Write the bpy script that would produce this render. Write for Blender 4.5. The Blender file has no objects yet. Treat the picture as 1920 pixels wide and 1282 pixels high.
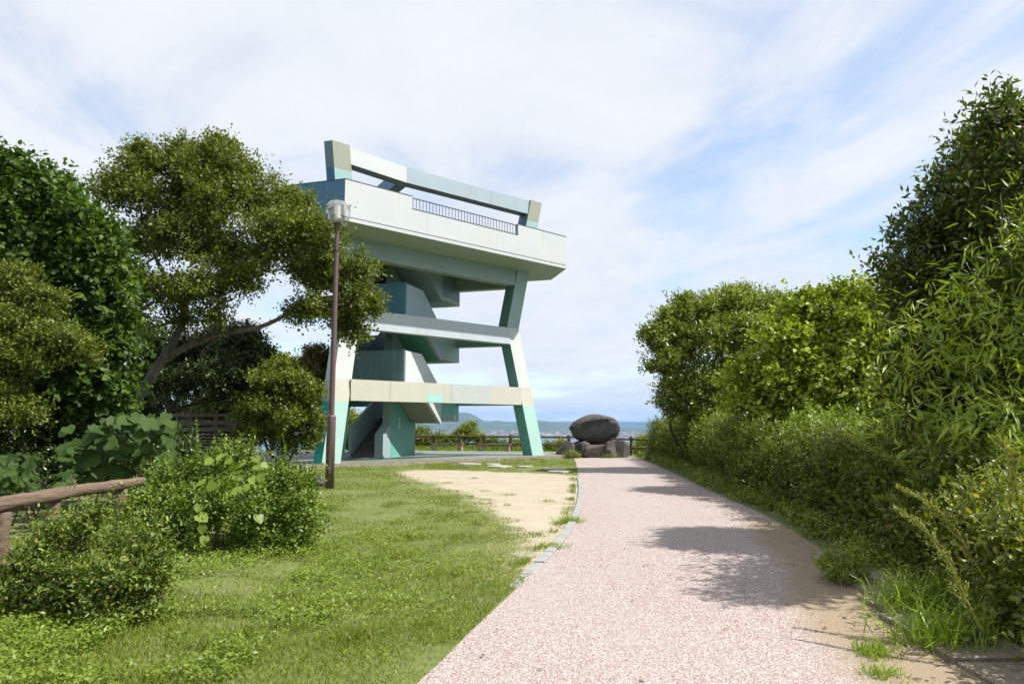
import bpy, bmesh, math, random
import numpy as np
from mathutils import Vector, Matrix, noise as mnoise

sc = bpy.context.scene
C = sc.collection
R = math.radians

# ---------------------------------------------------------------- camera
FPX, PW, PH, EYE = 1310.0, 1920.0, 1282.0, 1.6
PITCH = math.atan(154 / FPX)
cam = bpy.data.cameras.new('camera')
cam.sensor_width = 36.0
cam.lens = FPX / PW * 36.0
cam.clip_start, cam.clip_end = 0.05, 90000
camo = bpy.data.objects.new('camera', cam)
C.objects.link(camo)
camo.location = (0, 0, EYE)
camo.rotation_euler = (math.pi / 2 + PITCH, 0, 0)
sc.camera = camo

# ---------------------------------------------------------------- world
SUN_AZ, SUN_EL = R(98), R(53)          # azimuth clockwise from +Y
world = bpy.data.worlds.new('World')
sc.world = world
world.use_nodes = True
nt = world.node_tree
nt.nodes.clear()
def wn(t, **k):
    n = nt.nodes.new(t)
    for a, v in k.items():
        setattr(n, a, v)
    return n
def wl(a, b):
    nt.links.new(a, b)
out = wn('ShaderNodeOutputWorld')
bg = wn('ShaderNodeBackground')
bg.inputs['Strength'].default_value = 0.096
sky = wn('ShaderNodeTexSky', sky_type='NISHITA', sun_disc=False)
sky.sun_elevation, sky.sun_rotation = SUN_EL, SUN_AZ
sky.air_density, sky.dust_density, sky.ozone_density = 1.0, 0.2, 1.0
tc = wn('ShaderNodeTexCoord')
sep = wn('ShaderNodeSeparateXYZ')
wl(tc.outputs['Generated'], sep.inputs[0])
def wmath(op, a, b=None, clamp=False):
    m = wn('ShaderNodeMath', operation=op, use_clamp=clamp)
    for i, v in enumerate((a, b)):
        if v is None:
            continue
        if isinstance(v, (int, float)):
            m.inputs[i].default_value = v
        else:
            wl(v, m.inputs[i])
    return m.outputs[0]
zz = wmath('MAXIMUM', sep.outputs['Z'], 0.0)
den = wmath('ADD', zz, 0.13)
cx = wmath('DIVIDE', sep.outputs['X'], den)
cy = wmath('DIVIDE', sep.outputs['Y'], den)
comb = wn('ShaderNodeCombineXYZ')
wl(cx, comb.inputs[0]); wl(cy, comb.inputs[1])
BIGOFF = (-13.08, 1.95, 8.12)
def wnoise(scale, detail, rough, dist, off, sx=1.0, sy=1.0, rot=0.0):
    mp = wn('ShaderNodeMapping')
    mp.inputs['Location'].default_value = off
    mp.inputs['Scale'].default_value = (sx, sy, 1)
    mp.inputs['Rotation'].default_value = (0, 0, rot)
    wl(comb.outputs[0], mp.inputs[0])
    n = wn('ShaderNodeTexNoise')
    n.inputs['Scale'].default_value = scale
    n.inputs['Detail'].default_value = detail
    n.inputs['Roughness'].default_value = rough
    n.inputs['Distortion'].default_value = dist
    wl(mp.outputs[0], n.inputs['Vector'])
    return n.outputs['Fac']
def wramp(v, lo, hi, olo=0.0, ohi=1.0):
    m = wn('ShaderNodeMapRange', interpolation_type='SMOOTHSTEP')
    for k, x in zip(('From Min', 'From Max', 'To Min', 'To Max'), (lo, hi, olo, ohi)):
        m.inputs[k].default_value = x
    wl(v, m.inputs['Value'])
    return m.outputs[0]
n_big = wnoise(0.55, 3, 0.5, 0.3, BIGOFF, 1.0, 1.0, 0.5)
n_wisp = wnoise(1.6, 10, 0.60, 0.6, (8.2, 4.4, 2.0), 1.0, 0.6, 0.9)
n_puff = wnoise(3.0, 8, 0.6, 0.3, (1.0, 9.0, 5.0), 1.0, 1.0, 0.2)
cov = wmath('ADD', wmath('MULTIPLY', n_big, 0.56), wmath('MULTIPLY', n_wisp, 0.44))
mask = wramp(cov, 0.36, 0.52, 0.34, 1.0)
shade = wramp(wmath('ADD', wmath('MULTIPLY', n_wisp, 0.6), wmath('MULTIPLY', n_puff, 0.4)), 0.30, 0.70)
ccol = wn('ShaderNodeMix', data_type='RGBA')
ccol.inputs['A'].default_value = (5.35, 5.65, 6.2, 1)
ccol.inputs['B'].default_value = (6.25, 6.4, 6.7, 1)
wl(shade, ccol.inputs['Factor'])
mixs = wn('ShaderNodeMix', data_type='RGBA')
wl(mask, mixs.inputs['Factor'])
hs = wn('ShaderNodeHueSaturation')
hs.inputs['Saturation'].default_value = 1.15
hs.inputs['Value'].default_value = 1.5
wl(sky.outputs[0], hs.inputs['Color'])
wl(hs.outputs[0], mixs.inputs['A'])
wl(ccol.outputs['Result'], mixs.inputs['B'])
wl(mixs.outputs['Result'], bg.inputs['Color'])
wl(bg.outputs[0], out.inputs['Surface'])

# ---------------------------------------------------------------- sun, exposure
sl = bpy.data.lights.new('sun', 'SUN')
sl.energy, sl.angle, sl.color = 5.0, R(0.53), (1.0, 0.955, 0.88)
so = bpy.data.objects.new('sun', sl)
C.objects.link(so)
sdir = Vector((math.sin(SUN_AZ) * math.cos(SUN_EL), math.cos(SUN_AZ) * math.cos(SUN_EL), math.sin(SUN_EL)))
so.rotation_euler = sdir.to_track_quat('Z', 'Y').to_euler()
so.location = (20, 0, 40)
sc.view_settings.view_transform = 'Standard'
sc.view_settings.look = 'None'
sc.view_settings.exposure = 0.65
sc.view_settings.gamma = 1.0
sc.render.engine = 'CYCLES'
cy_ = sc.cycles
cy_.use_denoising = True
cy_.max_bounces = 6
cy_.diffuse_bounces = 3
cy_.glossy_bounces = 2
cy_.transmission_bounces = 4
cy_.transparent_max_bounces = 8
cy_.volume_bounces = 0
cy_.sample_clamp_indirect = 6.0
cy_.caustics_reflective = cy_.caustics_refractive = False

# ---------------------------------------------------------------- survey: photo bearing + stated distance -> metres
cp, sp = math.cos(PITCH), math.sin(PITCH)
def ray(px, py):
    a, b = (px - 960) / FPX, -(py - 641) / FPX
    return a, cp - b * sp, sp + b * cp
def at(px, py, Y):
    r = ray(px, py); k = Y / r[1]
    return Vector((r[0] * k, Y, r[2] * k + EYE))
def gp(px, py, z=0.0):
    r = ray(px, py); k = (z - EYE) / r[2]
    return Vector((r[0] * k, r[1] * k, z))

# ---------------------------------------------------------------- materials
MATS = {}
def newmat(name):
    m = bpy.data.materials.new(name)
    m.use_nodes = True
    t = m.node_tree
    b = t.nodes['Principled BSDF']
    return m, t, b
def nd(t, typ, **k):
    n = t.nodes.new(typ)
    for a, v in k.items():
        setattr(n, a, v)
    return n
def setin(n, **k):
    for a, v in k.items():
        n.inputs[a.replace('_', ' ')].default_value = v
def mixc(t, fac, a, b, blend='MIX'):
    m = nd(t, 'ShaderNodeMix', data_type='RGBA', blend_type=blend)
    for key, v in (('Factor', fac), ('A', a), ('B', b)):
        if isinstance(v, bpy.types.NodeSocket):
            t.links.new(v, m.inputs[key])
        elif isinstance(v, (int, float)):
            m.inputs[key].default_value = v
        else:
            m.inputs[key].default_value = (*v, 1)
    return m.outputs['Result']
def nz(t, scale, detail=5, rough=0.55, sc3=(1, 1, 1), coord='Object', dist=0.0, loc=(0, 0, 0)):
    c = nd(t, 'ShaderNodeTexCoord')
    mp = nd(t, 'ShaderNodeMapping')
    mp.inputs['Scale'].default_value = sc3
    mp.inputs['Location'].default_value = loc
    t.links.new(c.outputs[coord], mp.inputs[0])
    n = nd(t, 'ShaderNodeTexNoise')
    setin(n, Scale=scale, Detail=detail, Roughness=rough, Distortion=dist)
    t.links.new(mp.outputs[0], n.inputs['Vector'])
    return n.outputs['Fac']
def rng(t, v, lo, hi, a=0.0, b=1.0):
    m = nd(t, 'ShaderNodeMapRange')
    setin(m, From_Min=lo, From_Max=hi, To_Min=a, To_Max=b)
    t.links.new(v, m.inputs['Value'])
    return m.outputs[0]
def bump(t, b, h, strength, dist):
    n = nd(t, 'ShaderNodeBump')
    setin(n, Strength=strength, Distance=dist)
    t.links.new(h, n.inputs['Height'])
    t.links.new(n.outputs[0], b.inputs['Normal'])

def paint(name, col, stain=(0.30, 0.27, 0.20), amt=0.22, rough=0.55):
    """weathered masonry paint: cloudy fading, vertical run marks, small chips"""
    if name in MATS:
        return MATS[name]
    col = tuple(x * 0.76 for x in col)
    m, t, b = newmat(name)
    cloud = nz(t, 0.9, 6, 0.6)
    runs = nz(t, 3.2, 6, 0.65, (1, 1, 0.07))
    fine = nz(t, 24, 4, 0.6)
    drip = nz(t, 5.0, 3, 0.5, (1, 1, 0.05), loc=(7, 3, 1))
    c1 = mixc(t, rng(t, cloud, 0.3, 0.75, 0.0, 0.5), col, tuple(min(1, x * 1.12 + 0.02) for x in col))
    c2 = mixc(t, rng(t, runs, 0.52, 0.76, 0.0, amt * 1.35), c1, stain)
    c3 = mixc(t, rng(t, fine, 0.45, 0.8, 0.0, 0.12), c2, tuple(x * 0.75 for x in col))
    c3 = mixc(t, rng(t, drip, 0.645, 0.69, 0.0, amt * 1.5), c3, tuple(x * 0.8 for x in stain))
    chips = nz(t, 1.6, 8, 0.72, loc=(4, 2, 7))
    c4 = mixc(t, rng(t, chips, 0.70, 0.73, 0.0, 0.55), c3, (0.55, 0.55, 0.50))
    t.links.new(c4, b.inputs['Base Color'])
    b.inputs['Roughness'].default_value = rough
    bump(t, b, nz(t, 40, 5, 0.6), 0.12, 0.01)
    MATS[name] = m
    return m

def simple(name, col, rough=0.6, var=0.25, scale=8, bmp=0.2, bd=0.01, sc3=(1, 1, 1), col2=None, metal=0.0):
    if name in MATS:
        return MATS[name]
    m, t, b = newmat(name)
    n = nz(t, scale, 7, 0.62, sc3)
    c = mixc(t, rng(t, n, 0.3, 0.72), tuple(x * (1 - var) for x in col), col2 or tuple(min(1, x * (1 + var)) for x in col))
    t.links.new(c, b.inputs['Base Color'])
    b.inputs['Roughness'].default_value = rough
    b.inputs['Metallic'].default_value = metal
    if bmp:
        bump(t, b, nz(t, scale * 2.5, 8, 0.65, sc3), bmp, bd)
    MATS[name] = m
    return m

def leafmat(name, dark, mid, light, trans=0.32, rough=0.42, spot=None, gloss=0.5):
    if name in MATS:
        return MATS[name]
    warm = lambda c: (min(1, c[0] * 1.10), min(1, c[1] * 1.04), c[2] * 0.75)
    dark, mid, light = warm(dark), warm(mid), warm(light)
    m, t, b = newmat(name)
    g = nd(t, 'ShaderNodeNewGeometry')
    cr = nd(t, 'ShaderNodeValToRGB')
    e = cr.color_ramp.elements
    e[0].position, e[0].color = 0.0, (*dark, 1)
    e[1].position, e[1].color = 1.0, (*light, 1)
    x = e.new(0.5); x.color = (*mid, 1)
    if spot:
        x = e.new(0.955); x.color = (*light, 1)
        x = e.new(0.965); x.color = (*spot, 1)
        e[-1].color = (*spot, 1)
    oi = nd(t, 'ShaderNodeObjectInfo')
    ad = nd(t, 'ShaderNodeMath', operation='ADD'); fr_ = nd(t, 'ShaderNodeMath', operation='FRACT')
    t.links.new(g.outputs['Random Per Island'], ad.inputs[0]); t.links.new(oi.outputs['Random'], ad.inputs[1])
    t.links.new(ad.outputs[0], fr_.inputs[0])
    t.links.new(fr_.outputs[0], cr.inputs[0])
    big = nz(t, 0.7, 3, 0.5)
    col = mixc(t, rng(t, big, 0.3, 0.7, 0.0, 0.45), cr.outputs[0], dark)
    t.links.new(col, b.inputs['Base Color'])
    b.inputs['Roughness'].default_value = rough
    b.inputs['Specular IOR Level'].default_value = gloss
    tr = nd(t, 'ShaderNodeBsdfTranslucent')
    tcol = mixc(t, 1.0, col, (1.35, 1.5, 0.4), 'MULTIPLY')
    t.links.new(tcol, tr.inputs['Color'])
    ms = nd(t, 'ShaderNodeMixShader')
    ms.inputs[0].default_value = trans
    t.links.new(b.outputs[0], ms.inputs[1])
    t.links.new(tr.outputs[0], ms.inputs[2])
    t.links.new(ms.outputs[0], t.nodes['Material Output'].inputs['Surface'])
    MATS[name] = m
    return m

# ---------------------------------------------------------------- object helpers
BASE = {}
def base_of(o):
    while o.parent:
        o = o.parent
    return BASE.get(o.name, Vector((0, 0, 0)))
def tag(o, label, cat, group=None):
    o['label'] = label; o['category'] = cat
    if group:
        o['group'] = group
    return o
def thing(name, loc, label, cat, group=None):
    o = bpy.data.objects.new(name, None)
    o.empty_display_size = 0.2
    C.objects.link(o)
    o.location = loc
    BASE[o.name] = Vector(loc)
    return tag(o, label, cat, group)
def mkmesh(name, V, F, mats, fm=None, smooth=False):
    me = bpy.data.meshes.new(name)
    me.from_pydata([tuple(v) for v in V], [], F)
    for m in (mats if isinstance(mats, (list, tuple)) else [mats]):
        me.materials.append(m)
    if fm is not None:
        me.polygons.foreach_set('material_index', fm)
    if smooth:
        me.polygons.foreach_set('use_smooth', [True] * len(me.polygons))
    me.update()
    return me
def mk(name, V, F, mats, parent=None, fm=None, smooth=False, kind=None, origin=None):
    """one mesh object; V in world metres"""
    if parent is not None:
        b = base_of(parent)
    else:
        b = Vector(origin) if origin is not None else Vector((0, 0, 0))
    V = [(v[0] - b[0], v[1] - b[1], v[2] - b[2]) for v in V]
    me = mkmesh(name, V, F, mats, fm, smooth)
    o = bpy.data.objects.new(name, me)
    C.objects.link(o)
    if parent is not None:
        o.parent = parent
    else:
        o.location = b
        BASE[o.name] = b
    if kind:
        o['kind'] = kind
    return o
def inst(name, me, parent, mat4):
    """object sharing mesh data, mat4 in world metres"""
    o = bpy.data.objects.new(name, me)
    C.objects.link(o)
    if parent is not None:
        o.parent = parent
        m = mat4.copy(); m.translation = m.translation - base_of(parent)
        o.matrix_basis = m
    else:
        o.matrix_basis = mat4
    return o
class MB:
    def __init__(s):
        s.V, s.F, s.M = [], [], []
    def add(s, V, F, mi=0):
        o = len(s.V)
        s.V += [Vector(v) for v in V]
        s.F += [tuple(i + o for i in f) for f in F]
        s.M += ([mi] * len(F) if isinstance(mi, int) else list(mi))
        return s
    def prism(s, poly, z0, z1, mi=0):
        n = len(poly)
        V = [(p[0], p[1], z0) for p in poly] + [(p[0], p[1], z1) for p in poly]
        F = [tuple(range(n - 1, -1, -1)), tuple(range(n, 2 * n))] + [(i, (i + 1) % n, n + (i + 1) % n, n + i) for i in range(n)]
        return s.add(V, F, mi)
    def hexa(s, A, B, mi=0):
        """loft between two equal closed loops"""
        n = len(A)
        F = [tuple(range(n - 1, -1, -1)), tuple(range(n, 2 * n))] + [(i, (i + 1) % n, n + (i + 1) % n, n + i) for i in range(n)]
        return s.add(list(A) + list(B), F, mi)
    def tube(s, pts, rad, seg=10, mi=0, rough=0.0, seed=0):
        rnd = random.Random(seed)
        pts = [Vector(p) for p in pts]
        rings = []
        ref = None
        for i, p in enumerate(pts):
            d = (pts[min(i + 1, len(pts) - 1)] - pts[max(i - 1, 0)]).normalized()
            if ref is None:
                ref = d.orthogonal().normalized()
            ref = (ref - d * ref.dot(d)).normalized()
            bn = d.cross(ref)
            r = rad[i] if isinstance(rad, (list, tuple)) else rad
            rings.append([p + (ref * math.cos(a) + bn * math.sin(a)) * r * (1 + rough * (rnd.random() - 0.5)) for a in [2 * math.pi * k / seg for k in range(seg)]])
        V = [v for rr in rings for v in rr]
        F = []
        for i in range(len(rings) - 1):
            for k in range(seg):
                a, b = i * seg + k, i * seg + (k + 1) % seg
                F.append((a, b, b + seg, a + seg))
        F.append(tuple(range(seg - 1, -1, -1)))
        F.append(tuple(range((len(rings) - 1) * seg, len(rings) * seg)))
        return s.add(V, F, mi)
    def build(s, name, mats, parent=None, **k):
        return mk(name, s.V, s.F, mats, parent, fm=s.M, **k)
def spline(pts, n):
    """Catmull-Rom through points"""
    P = [Vector(p) for p in pts]
    P = [P[0] * 2 - P[1]] + P + [P[-1] * 2 - P[-2]]
    o = []
    for i in range(1, len(P) - 2):
        for k in range(n):
            t = k / n
            a, b, c, d = P[i - 1], P[i], P[i + 1], P[i + 2]
            o.append(0.5 * ((2 * b) + (c - a) * t + (2 * a - 5 * b + 4 * c - d) * t * t + (3 * b - a - 3 * c + d) * t ** 3))
    o.append(P[-2])
    return o
def lerp_list(vals, n):
    x = np.linspace(0, len(vals) - 1, n)
    return list(np.interp(x, range(len(vals)), vals))
def pip(x, y, poly):
    ins = np.zeros(len(x), bool)
    n = len(poly)
    for i in range(n):
        x0, y0 = poly[i][0], poly[i][1]
        x1, y1 = poly[(i + 1) % n][0], poly[(i + 1) % n][1]
        if y0 == y1:
            continue
        c = ((y0 > y) != (y1 > y)) & (x < (x1 - x0) * (y - y0) / (y1 - y0) + x0)
        ins ^= c
    return ins
def vnoise(x, y, s, seed=0):
    """cheap smooth 2-d value noise for densities"""
    r = np.random.RandomState(seed)
    tab = r.rand(64, 64)
    X, Y = x * s + 1000.3, y * s + 1000.7
    i, j = np.floor(X).astype(int), np.floor(Y).astype(int)
    f, g = X - i, Y - j
    f, g = f * f * (3 - 2 * f), g * g * (3 - 2 * g)
    i0, j0, i1, j1 = i % 64, j % 64, (i + 1) % 64, (j + 1) % 64
    return (tab[i0, j0] * (1 - f) + tab[i1, j0] * f) * (1 - g) + (tab[i0, j1] * (1 - f) + tab[i1, j1] * f) * g

# ---------------------------------------------------------------- leaves
def nrmz(a):
    return a / np.maximum(np.linalg.norm(a, axis=1, keepdims=True), 1e-9)
SHAPES = {   # (along, side, up) with the mid rib as first and middle vertex
    'dia': ([(0, 0, 0), (.45, .5, .10), (1, 0, -.06), (.45, -.5, .10)], [(0, 1, 2), (0, 2, 3)]),
    'oval': ([(0, 0, 0), (.25, .42, .08), (.65, .40, .08), (1, 0, -.10), (.65, -.40, .08), (.25, -.42, .08)], [(0, 1, 2, 3), (0, 3, 4, 5)]),
    'heart': ([(0, 0, 0), (-.12, .34, .05), (.25, .58, .03), (.65, .42, -.02), (1, 0, -.14), (.65, -.42, -.02), (.25, -.58, .03), (-.12, -.34, .05)], [(0, 1, 2, 3, 4), (0, 4, 5, 6, 7)]),
    'lobed': ([(0, 0, 0), (-.14, .22, .03), (.02, .56, -.04), (.24, .34, .05), (.52, .52, -.05), (.62, .22, .04), (1, 0, -.14), (.62, -.22, .04), (.52, -.52, -.05), (.24, -.34, .05), (.02, -.56, -.04), (-.14, -.22, .03)], [(0, 1, 2, 3), (0, 3, 4, 5), (0, 5, 6), (0, 6, 7), (0, 7, 8, 9), (0, 9, 10, 11)]),
    'blade': ([(0, .5, 0), (0, -.5, 0), (.55, -.38, .35), (1, 0, 0), (.55, .38, .35)], [(0, 1, 2, 4), (4, 2, 3)]),
    'lance': ([(0, 0, 0), (.2, .5, .12), (.6, .36, .06), (1, 0, -.25), (.6, -.36, .06), (.2, -.5, .12)], [(0, 1, 2, 3), (0, 3, 4, 5)]),
}
def leaves_mesh(name, pos, axis, nrm, L, W, shape, mats, mi=None):
    S, Fs = SHAPES[shape]
    S = np.array(S, float)
    N, k = len(pos), len(S)
    axis = nrmz(axis)
    side = nrmz(np.cross(nrm, axis) + 1e-6)
    up = np.cross(axis, side)
    L = np.broadcast_to(np.asarray(L, float), (N,))
    W = np.broadcast_to(np.asarray(W, float), (N,))
    V = (pos[:, None, :] + axis[:, None, :] * (S[None, :, 0] * L[:, None])[..., None]
         + side[:, None, :] * (S[None, :, 1] * W[:, None])[..., None]
         + up[:, None, :] * (S[None, :, 2] * (L if shape == 'blade' else W)[:, None])[..., None])
    V = V.reshape(-1, 3).astype(np.float32)
    me = bpy.data.meshes.new(name)
    me.vertices.add(len(V))
    me.vertices.foreach_set('co', V.ravel())
    idx, st, tot = [], [], []
    off = 0
    for f in Fs:
        idx += f; st.append(off); tot.append(len(f)); off += len(f)
    li = (np.arange(N)[:, None] * k + np.array(idx)[None, :]).astype(np.int32).ravel()
    ls = (np.arange(N)[:, None] * off + np.array(st)[None, :]).astype(np.int32).ravel()
    me.loops.add(len(li))
    me.loops.foreach_set('vertex_index', li)
    me.polygons.add(len(ls))
    me.polygons.foreach_set('loop_start', ls)
    me.polygons.foreach_set('loop_total', np.tile(np.array(tot, np.int32), N))
    for m in (mats if isinstance(mats, (list, tuple)) else [mats]):
        me.materials.append(m)
    if mi is not None:
        me.polygons.foreach_set('material_index', np.repeat(mi.astype(np.int32), len(Fs)))
    me.update(calc_edges=True)
    return me
def leaves(name, parent, pos, axis, nrm, L, W, shape, mats, mi=None, kind='stuff', origin=None):
    b = np.array(base_of(parent)) if parent is not None else np.array(origin if origin is not None else (0, 0, 0), float)
    me = leaves_mesh(name, pos - b, axis, nrm, L, W, shape, mats, mi)
    o = bpy.data.objects.new(name, me)
    C.objects.link(o)
    if parent is not None:
        o.parent = parent
    else:
        o.location = b
    if kind:
        o['kind'] = kind
    return o
def sprigs(clumps, density, rs, leaf_L, twig=(0.22, 0.5), per=12, shell=0.55, flat=1.0, up=0.35, zmin=0.05, droop=0.0):
    """leafy twigs spread through a crown made of clumps (x,y,z,rx,ry,rz).
    Returns pos, axis, normal, size arrays."""
    P, A, Nn = [], [], []
    for c in clumps:
        ctr = np.array(c[:3], float); rad = np.array(c[3:6], float)
        vol = rad[0] * rad[1] + rad[1] * rad[2] + rad[0] * rad[2]
        n = max(3, int(density * vol))
        d = nrmz(rs.normal(size=(n, 3)))
        wob = 1 + 0.22 * np.sin(d[:, 0] * 5 + c[0]) * np.cos(d[:, 1] * 6 + c[1]) + 0.16 * np.sin(d[:, 2] * 9 + c[2] * 3)
        r = shell + (1.0 - shell) * rs.rand(n) ** 0.7
        inner = rs.rand(n) < 0.18
        r[inner] *= rs.rand(inner.sum()) * 0.8 + 0.2
        o = ctr + d * rad * (r * wob)[:, None]
        td = nrmz(d * 0.8 + rs.normal(size=(n, 3)) * 0.45 + np.array([0, 0, up]))
        ln = rs.uniform(twig[0], twig[1], n)
        for k in range(per):
            f = (k + rs.rand(n)) / per
            lat = nrmz(np.cross(td, rs.normal(size=(n, 3))))
            p = o + td * (ln * (f - 0.2))[:, None] + lat * (0.25 * leaf_L)
            p[:, 2] -= droop * (ln * f) ** 2
            ax = nrmz(td * 0.6 + lat * 0.9 + rs.normal(size=(n, 3)) * 0.25)
            nn = nrmz(np.array([0, 0, 1.0]) * 0.75 + d * 0.45 + rs.normal(size=(n, 3)) * 0.45)
            P.append(p); A.append(ax); Nn.append(nn)
    P, A, Nn = np.concatenate(P), np.concatenate(A), np.concatenate(Nn)
    ok = P[:, 2] > zmin
    P, A, Nn = P[ok], A[ok], Nn[ok]
    sz = leaf_L * rs.uniform(0.65, 1.3, len(P))
    return P, A, Nn, sz
def subdivide(clumps, rs, n=10, frac=0.37):
    """break every clump into smaller tufts sitting on its surface"""
    o = []
    for c in clumps:
        d = nrmz(rs.normal(size=(n, 3)) + np.array([0, 0, .25]))
        for k in range(n):
            f = frac * rs.uniform(.7, 1.25)
            q = np.array(c[:3]) + d[k] * np.array(c[3:6]) * (1.05 - f * .8)
            o.append((q[0], q[1], q[2], c[3] * f, c[4] * f, c[5] * f * .9))
        f = .55
        o.append((c[0], c[1], c[2], c[3] * f, c[4] * f, c[5] * f))
    return o
def cl(px, py, Y, r, ry=None, rz=None):
    """crown clump centred on a bearing at distance Y, radii in metres"""
    p = at(px, py, Y)
    return (p.x, p.y, p.z, r, ry or r, rz or r * 0.8)
def leaf_mats_mesh(shape, L, W, mat):
    S, Fs = SHAPES[shape]
    return mkmesh('leaf', [(a * L, s * W, u * W) for a, s, u in S], [tuple(f) for f in Fs], mat)
def leaf_objects(parent, P, A, Nn, sz, me, L0):
    for p, a, n, s in zip(P, A, Nn, sz):
        a = Vector(a).normalized(); sd = Vector(n).cross(a).normalized(); u = a.cross(sd)
        m = Matrix((a, sd, u)).transposed().to_4x4()
        m = m @ Matrix.Scale(float(s / L0), 4)
        m.translation = Vector(p)
        inst('leaf', me, parent, m)

# ================================================================ SETTING
rs0 = np.random.RandomState(3)
# ---- ground: hilltop that falls away to the sea on every side
def hill_z(x, y):
    ax = np.maximum(np.abs(x + 2) - 38, 0)
    ay = np.maximum(y - 43.5, 0) + np.maximum(-30 - y, 0)
    d = np.sqrt(ax * ax + ay * ay)
    return -np.minimum(0.5 * d * d / (d + 3.0), 92.0)
def grid_mesh(name, xs, ys, zf, mats, kind='structure', smooth=True):
    X, Y = np.meshgrid(xs, ys)
    Z = zf(X, Y)
    V = np.stack([X.ravel(), Y.ravel(), Z.ravel()], 1)
    nx, ny = len(xs), len(ys)
    F = [(j * nx + i, j * nx + i + 1, (j + 1) * nx + i + 1, (j + 1) * nx + i) for j in range(ny - 1) for i in range(nx - 1)]
    return mk(name, V.tolist(), F, mats, kind=kind, smooth=smooth)
def mat_ground():
    m, t, b = newmat('meadow_soil')
    a = nz(t, 0.8, 6, 0.6); f = nz(t, 9, 8, 0.7); g = nz(t, 2.3, 6, 0.65, loc=(5, 1, 0))
    c = mixc(t, rng(t, a, 0.32, 0.68), (0.097, 0.136, 0.025), (0.150, 0.185, 0.040))
    c = mixc(t, rng(t, g, 0.55, 0.75, 0, 0.75), c, (0.264, 0.211, 0.106))
    c = mixc(t, rng(t, f, 0.4, 0.75, 0, 0.7), c, (0.075, 0.085, 0.025))
    t.links.new(c, b.inputs['Base Color'])
    b.inputs['Roughness'].default_value = 0.95
    bump(t, b, nz(t, 30, 8, 0.7), 0.6, 0.03)
    return m
M_ground = mat_ground()
xs = np.concatenate([np.linspace(-260, -60, 21)[:-1], np.linspace(-60, 60, 81), np.linspace(60, 260, 21)[1:]])
ys = np.concatenate([np.linspace(-260, -40, 21)[:-1], np.linspace(-40, 60, 67), np.linspace(60, 300, 31)[1:]])
grid_mesh('ground', xs, ys, hill_z, M_ground)

# ---- pink aggregate path
PL = [(-3.4, -7), (-2.6, -3), (-1.75, 0.8), (-0.66, 4.3), (-0.28, 5.8), (0.16, 7.5), (0.46, 8.7), (0.80, 10.3), (1.12, 12.2), (1.44, 14.6), (1.74, 17.4), (1.98, 20.2), (2.10, 22.5), (2.42, 26.5), (2.78, 31.2), (2.95, 34.2)]
PR = [(3.0, -7), (3.0, -3), (2.95, 0.8), (2.95, 4.3), (3.05, 5.8), (3.5, 7.5), (3.85, 8.7), (4.15, 10.3), (4.42, 12.2), (4.62, 14.6), (4.80, 17.4), (5.05, 20.2), (5.22, 22.5), (5.52, 26.5), (5.8, 31.2), (5.95, 34.2)]
def dens(poly, n):
    return spline([(p[0], p[1], 0) for p in poly], n)
PLs, PRs = dens(PL, 8), dens(PR, 8)
def mat_path():
    m, t, b = newmat('pink_resin_aggregate')
    co = nd(t, 'ShaderNodeTexCoord')
    v = nd(t, 'ShaderNodeTexVoronoi')
    v.inputs['Scale'].default_value = 88
    t.links.new(co.outputs['Object'], v.inputs['Vector'])
    cr = nd(t, 'ShaderNodeValToRGB')
    cr.color_ramp.interpolation = 'CONSTANT'
    els = [(0.0, (0.198, 0.072, 0.055)), (0.12, (0.258, 0.137, 0.110)), (0.27, (0.296, 0.236, 0.213)), (0.46, (0.357, 0.319, 0.300)), (0.70, (0.456, 0.433, 0.418)), (0.90, (0.220, 0.190, 0.179))]
    e = cr.color_ramp.elements
    e[0].position, e[0].color = els[0][0], (*els[0][1], 1)
    e[1].position, e[1].color = els[-1][0], (*els[-1][1], 1)
    for p, c in els[1:-1]:
        x = e.new(p); x.color = (*c, 1)
    sepc = nd(t, 'ShaderNodeSeparateColor')
    t.links.new(v.outputs['Color'], sepc.inputs[0])
    t.links.new(sepc.outputs[0], cr.inputs[0])
    # worn pale streaks, where the red chips have bleached
    worn = nz(t, 0.35, 5, 0.6, (1.6, 0.6, 1))
    c = mixc(t, rng(t, worn, 0.38, 0.68, 0.10, 0.55), cr.outputs[0], (0.350, 0.315, 0.296))
    # grit blown in along the right side
    at_ = nd(t, 'ShaderNodeAttribute', attribute_name='grit')
    gn = nz(t, 1.1, 7, 0.65)
    mm = nd(t, 'ShaderNodeMath', operation='ADD')
    t.links.new(at_.outputs['Fac'], mm.inputs[0]); t.links.new(rng(t, gn, 0, 1, -0.28, 0.28), mm.inputs[1])
    sand = mixc(t, nz(t, 60, 6, 0.7), (0.205, 0.152, 0.095), (0.304, 0.239, 0.152))
    c = mixc(t, rng(t, mm.outputs[0], 0.42, 0.66, 0, 0.93), c, sand)
    t.links.new(c, b.inputs['Base Color'])
    b.inputs['Roughness'].default_value = 0.85
    bump(t, b, v.outputs['Distance'], 0.5, 0.012)
    return m
NA = 14
V, F, G = [], [], []
for l, r in zip(PLs, PRs):
    for k in range(NA):
        f = k / (NA - 1)
        p = l.lerp(r, f)
        V.append((p.x, p.y, 0.008 + 0.012 * math.sin(f * math.pi)))
        g = max(0.0, (f - 0.58) / 0.42)
        w = 1.0 if 4.5 < p.y < 11 else max(0.0, 1 - max(4.5 - p.y, (p.y - 11) / 1.5) / 2.0)
        G.append(g * w * 1.05)
for j in range(len(PLs) - 1):
    for k in range(NA - 1):
        a = j * NA + k
        F.append((a, a + 1, a + NA + 1, a + NA))
path = mk('path', V, F, mat_path(), kind='structure')
ga = path.data.attributes.new('grit', 'FLOAT', 'POINT')
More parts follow.
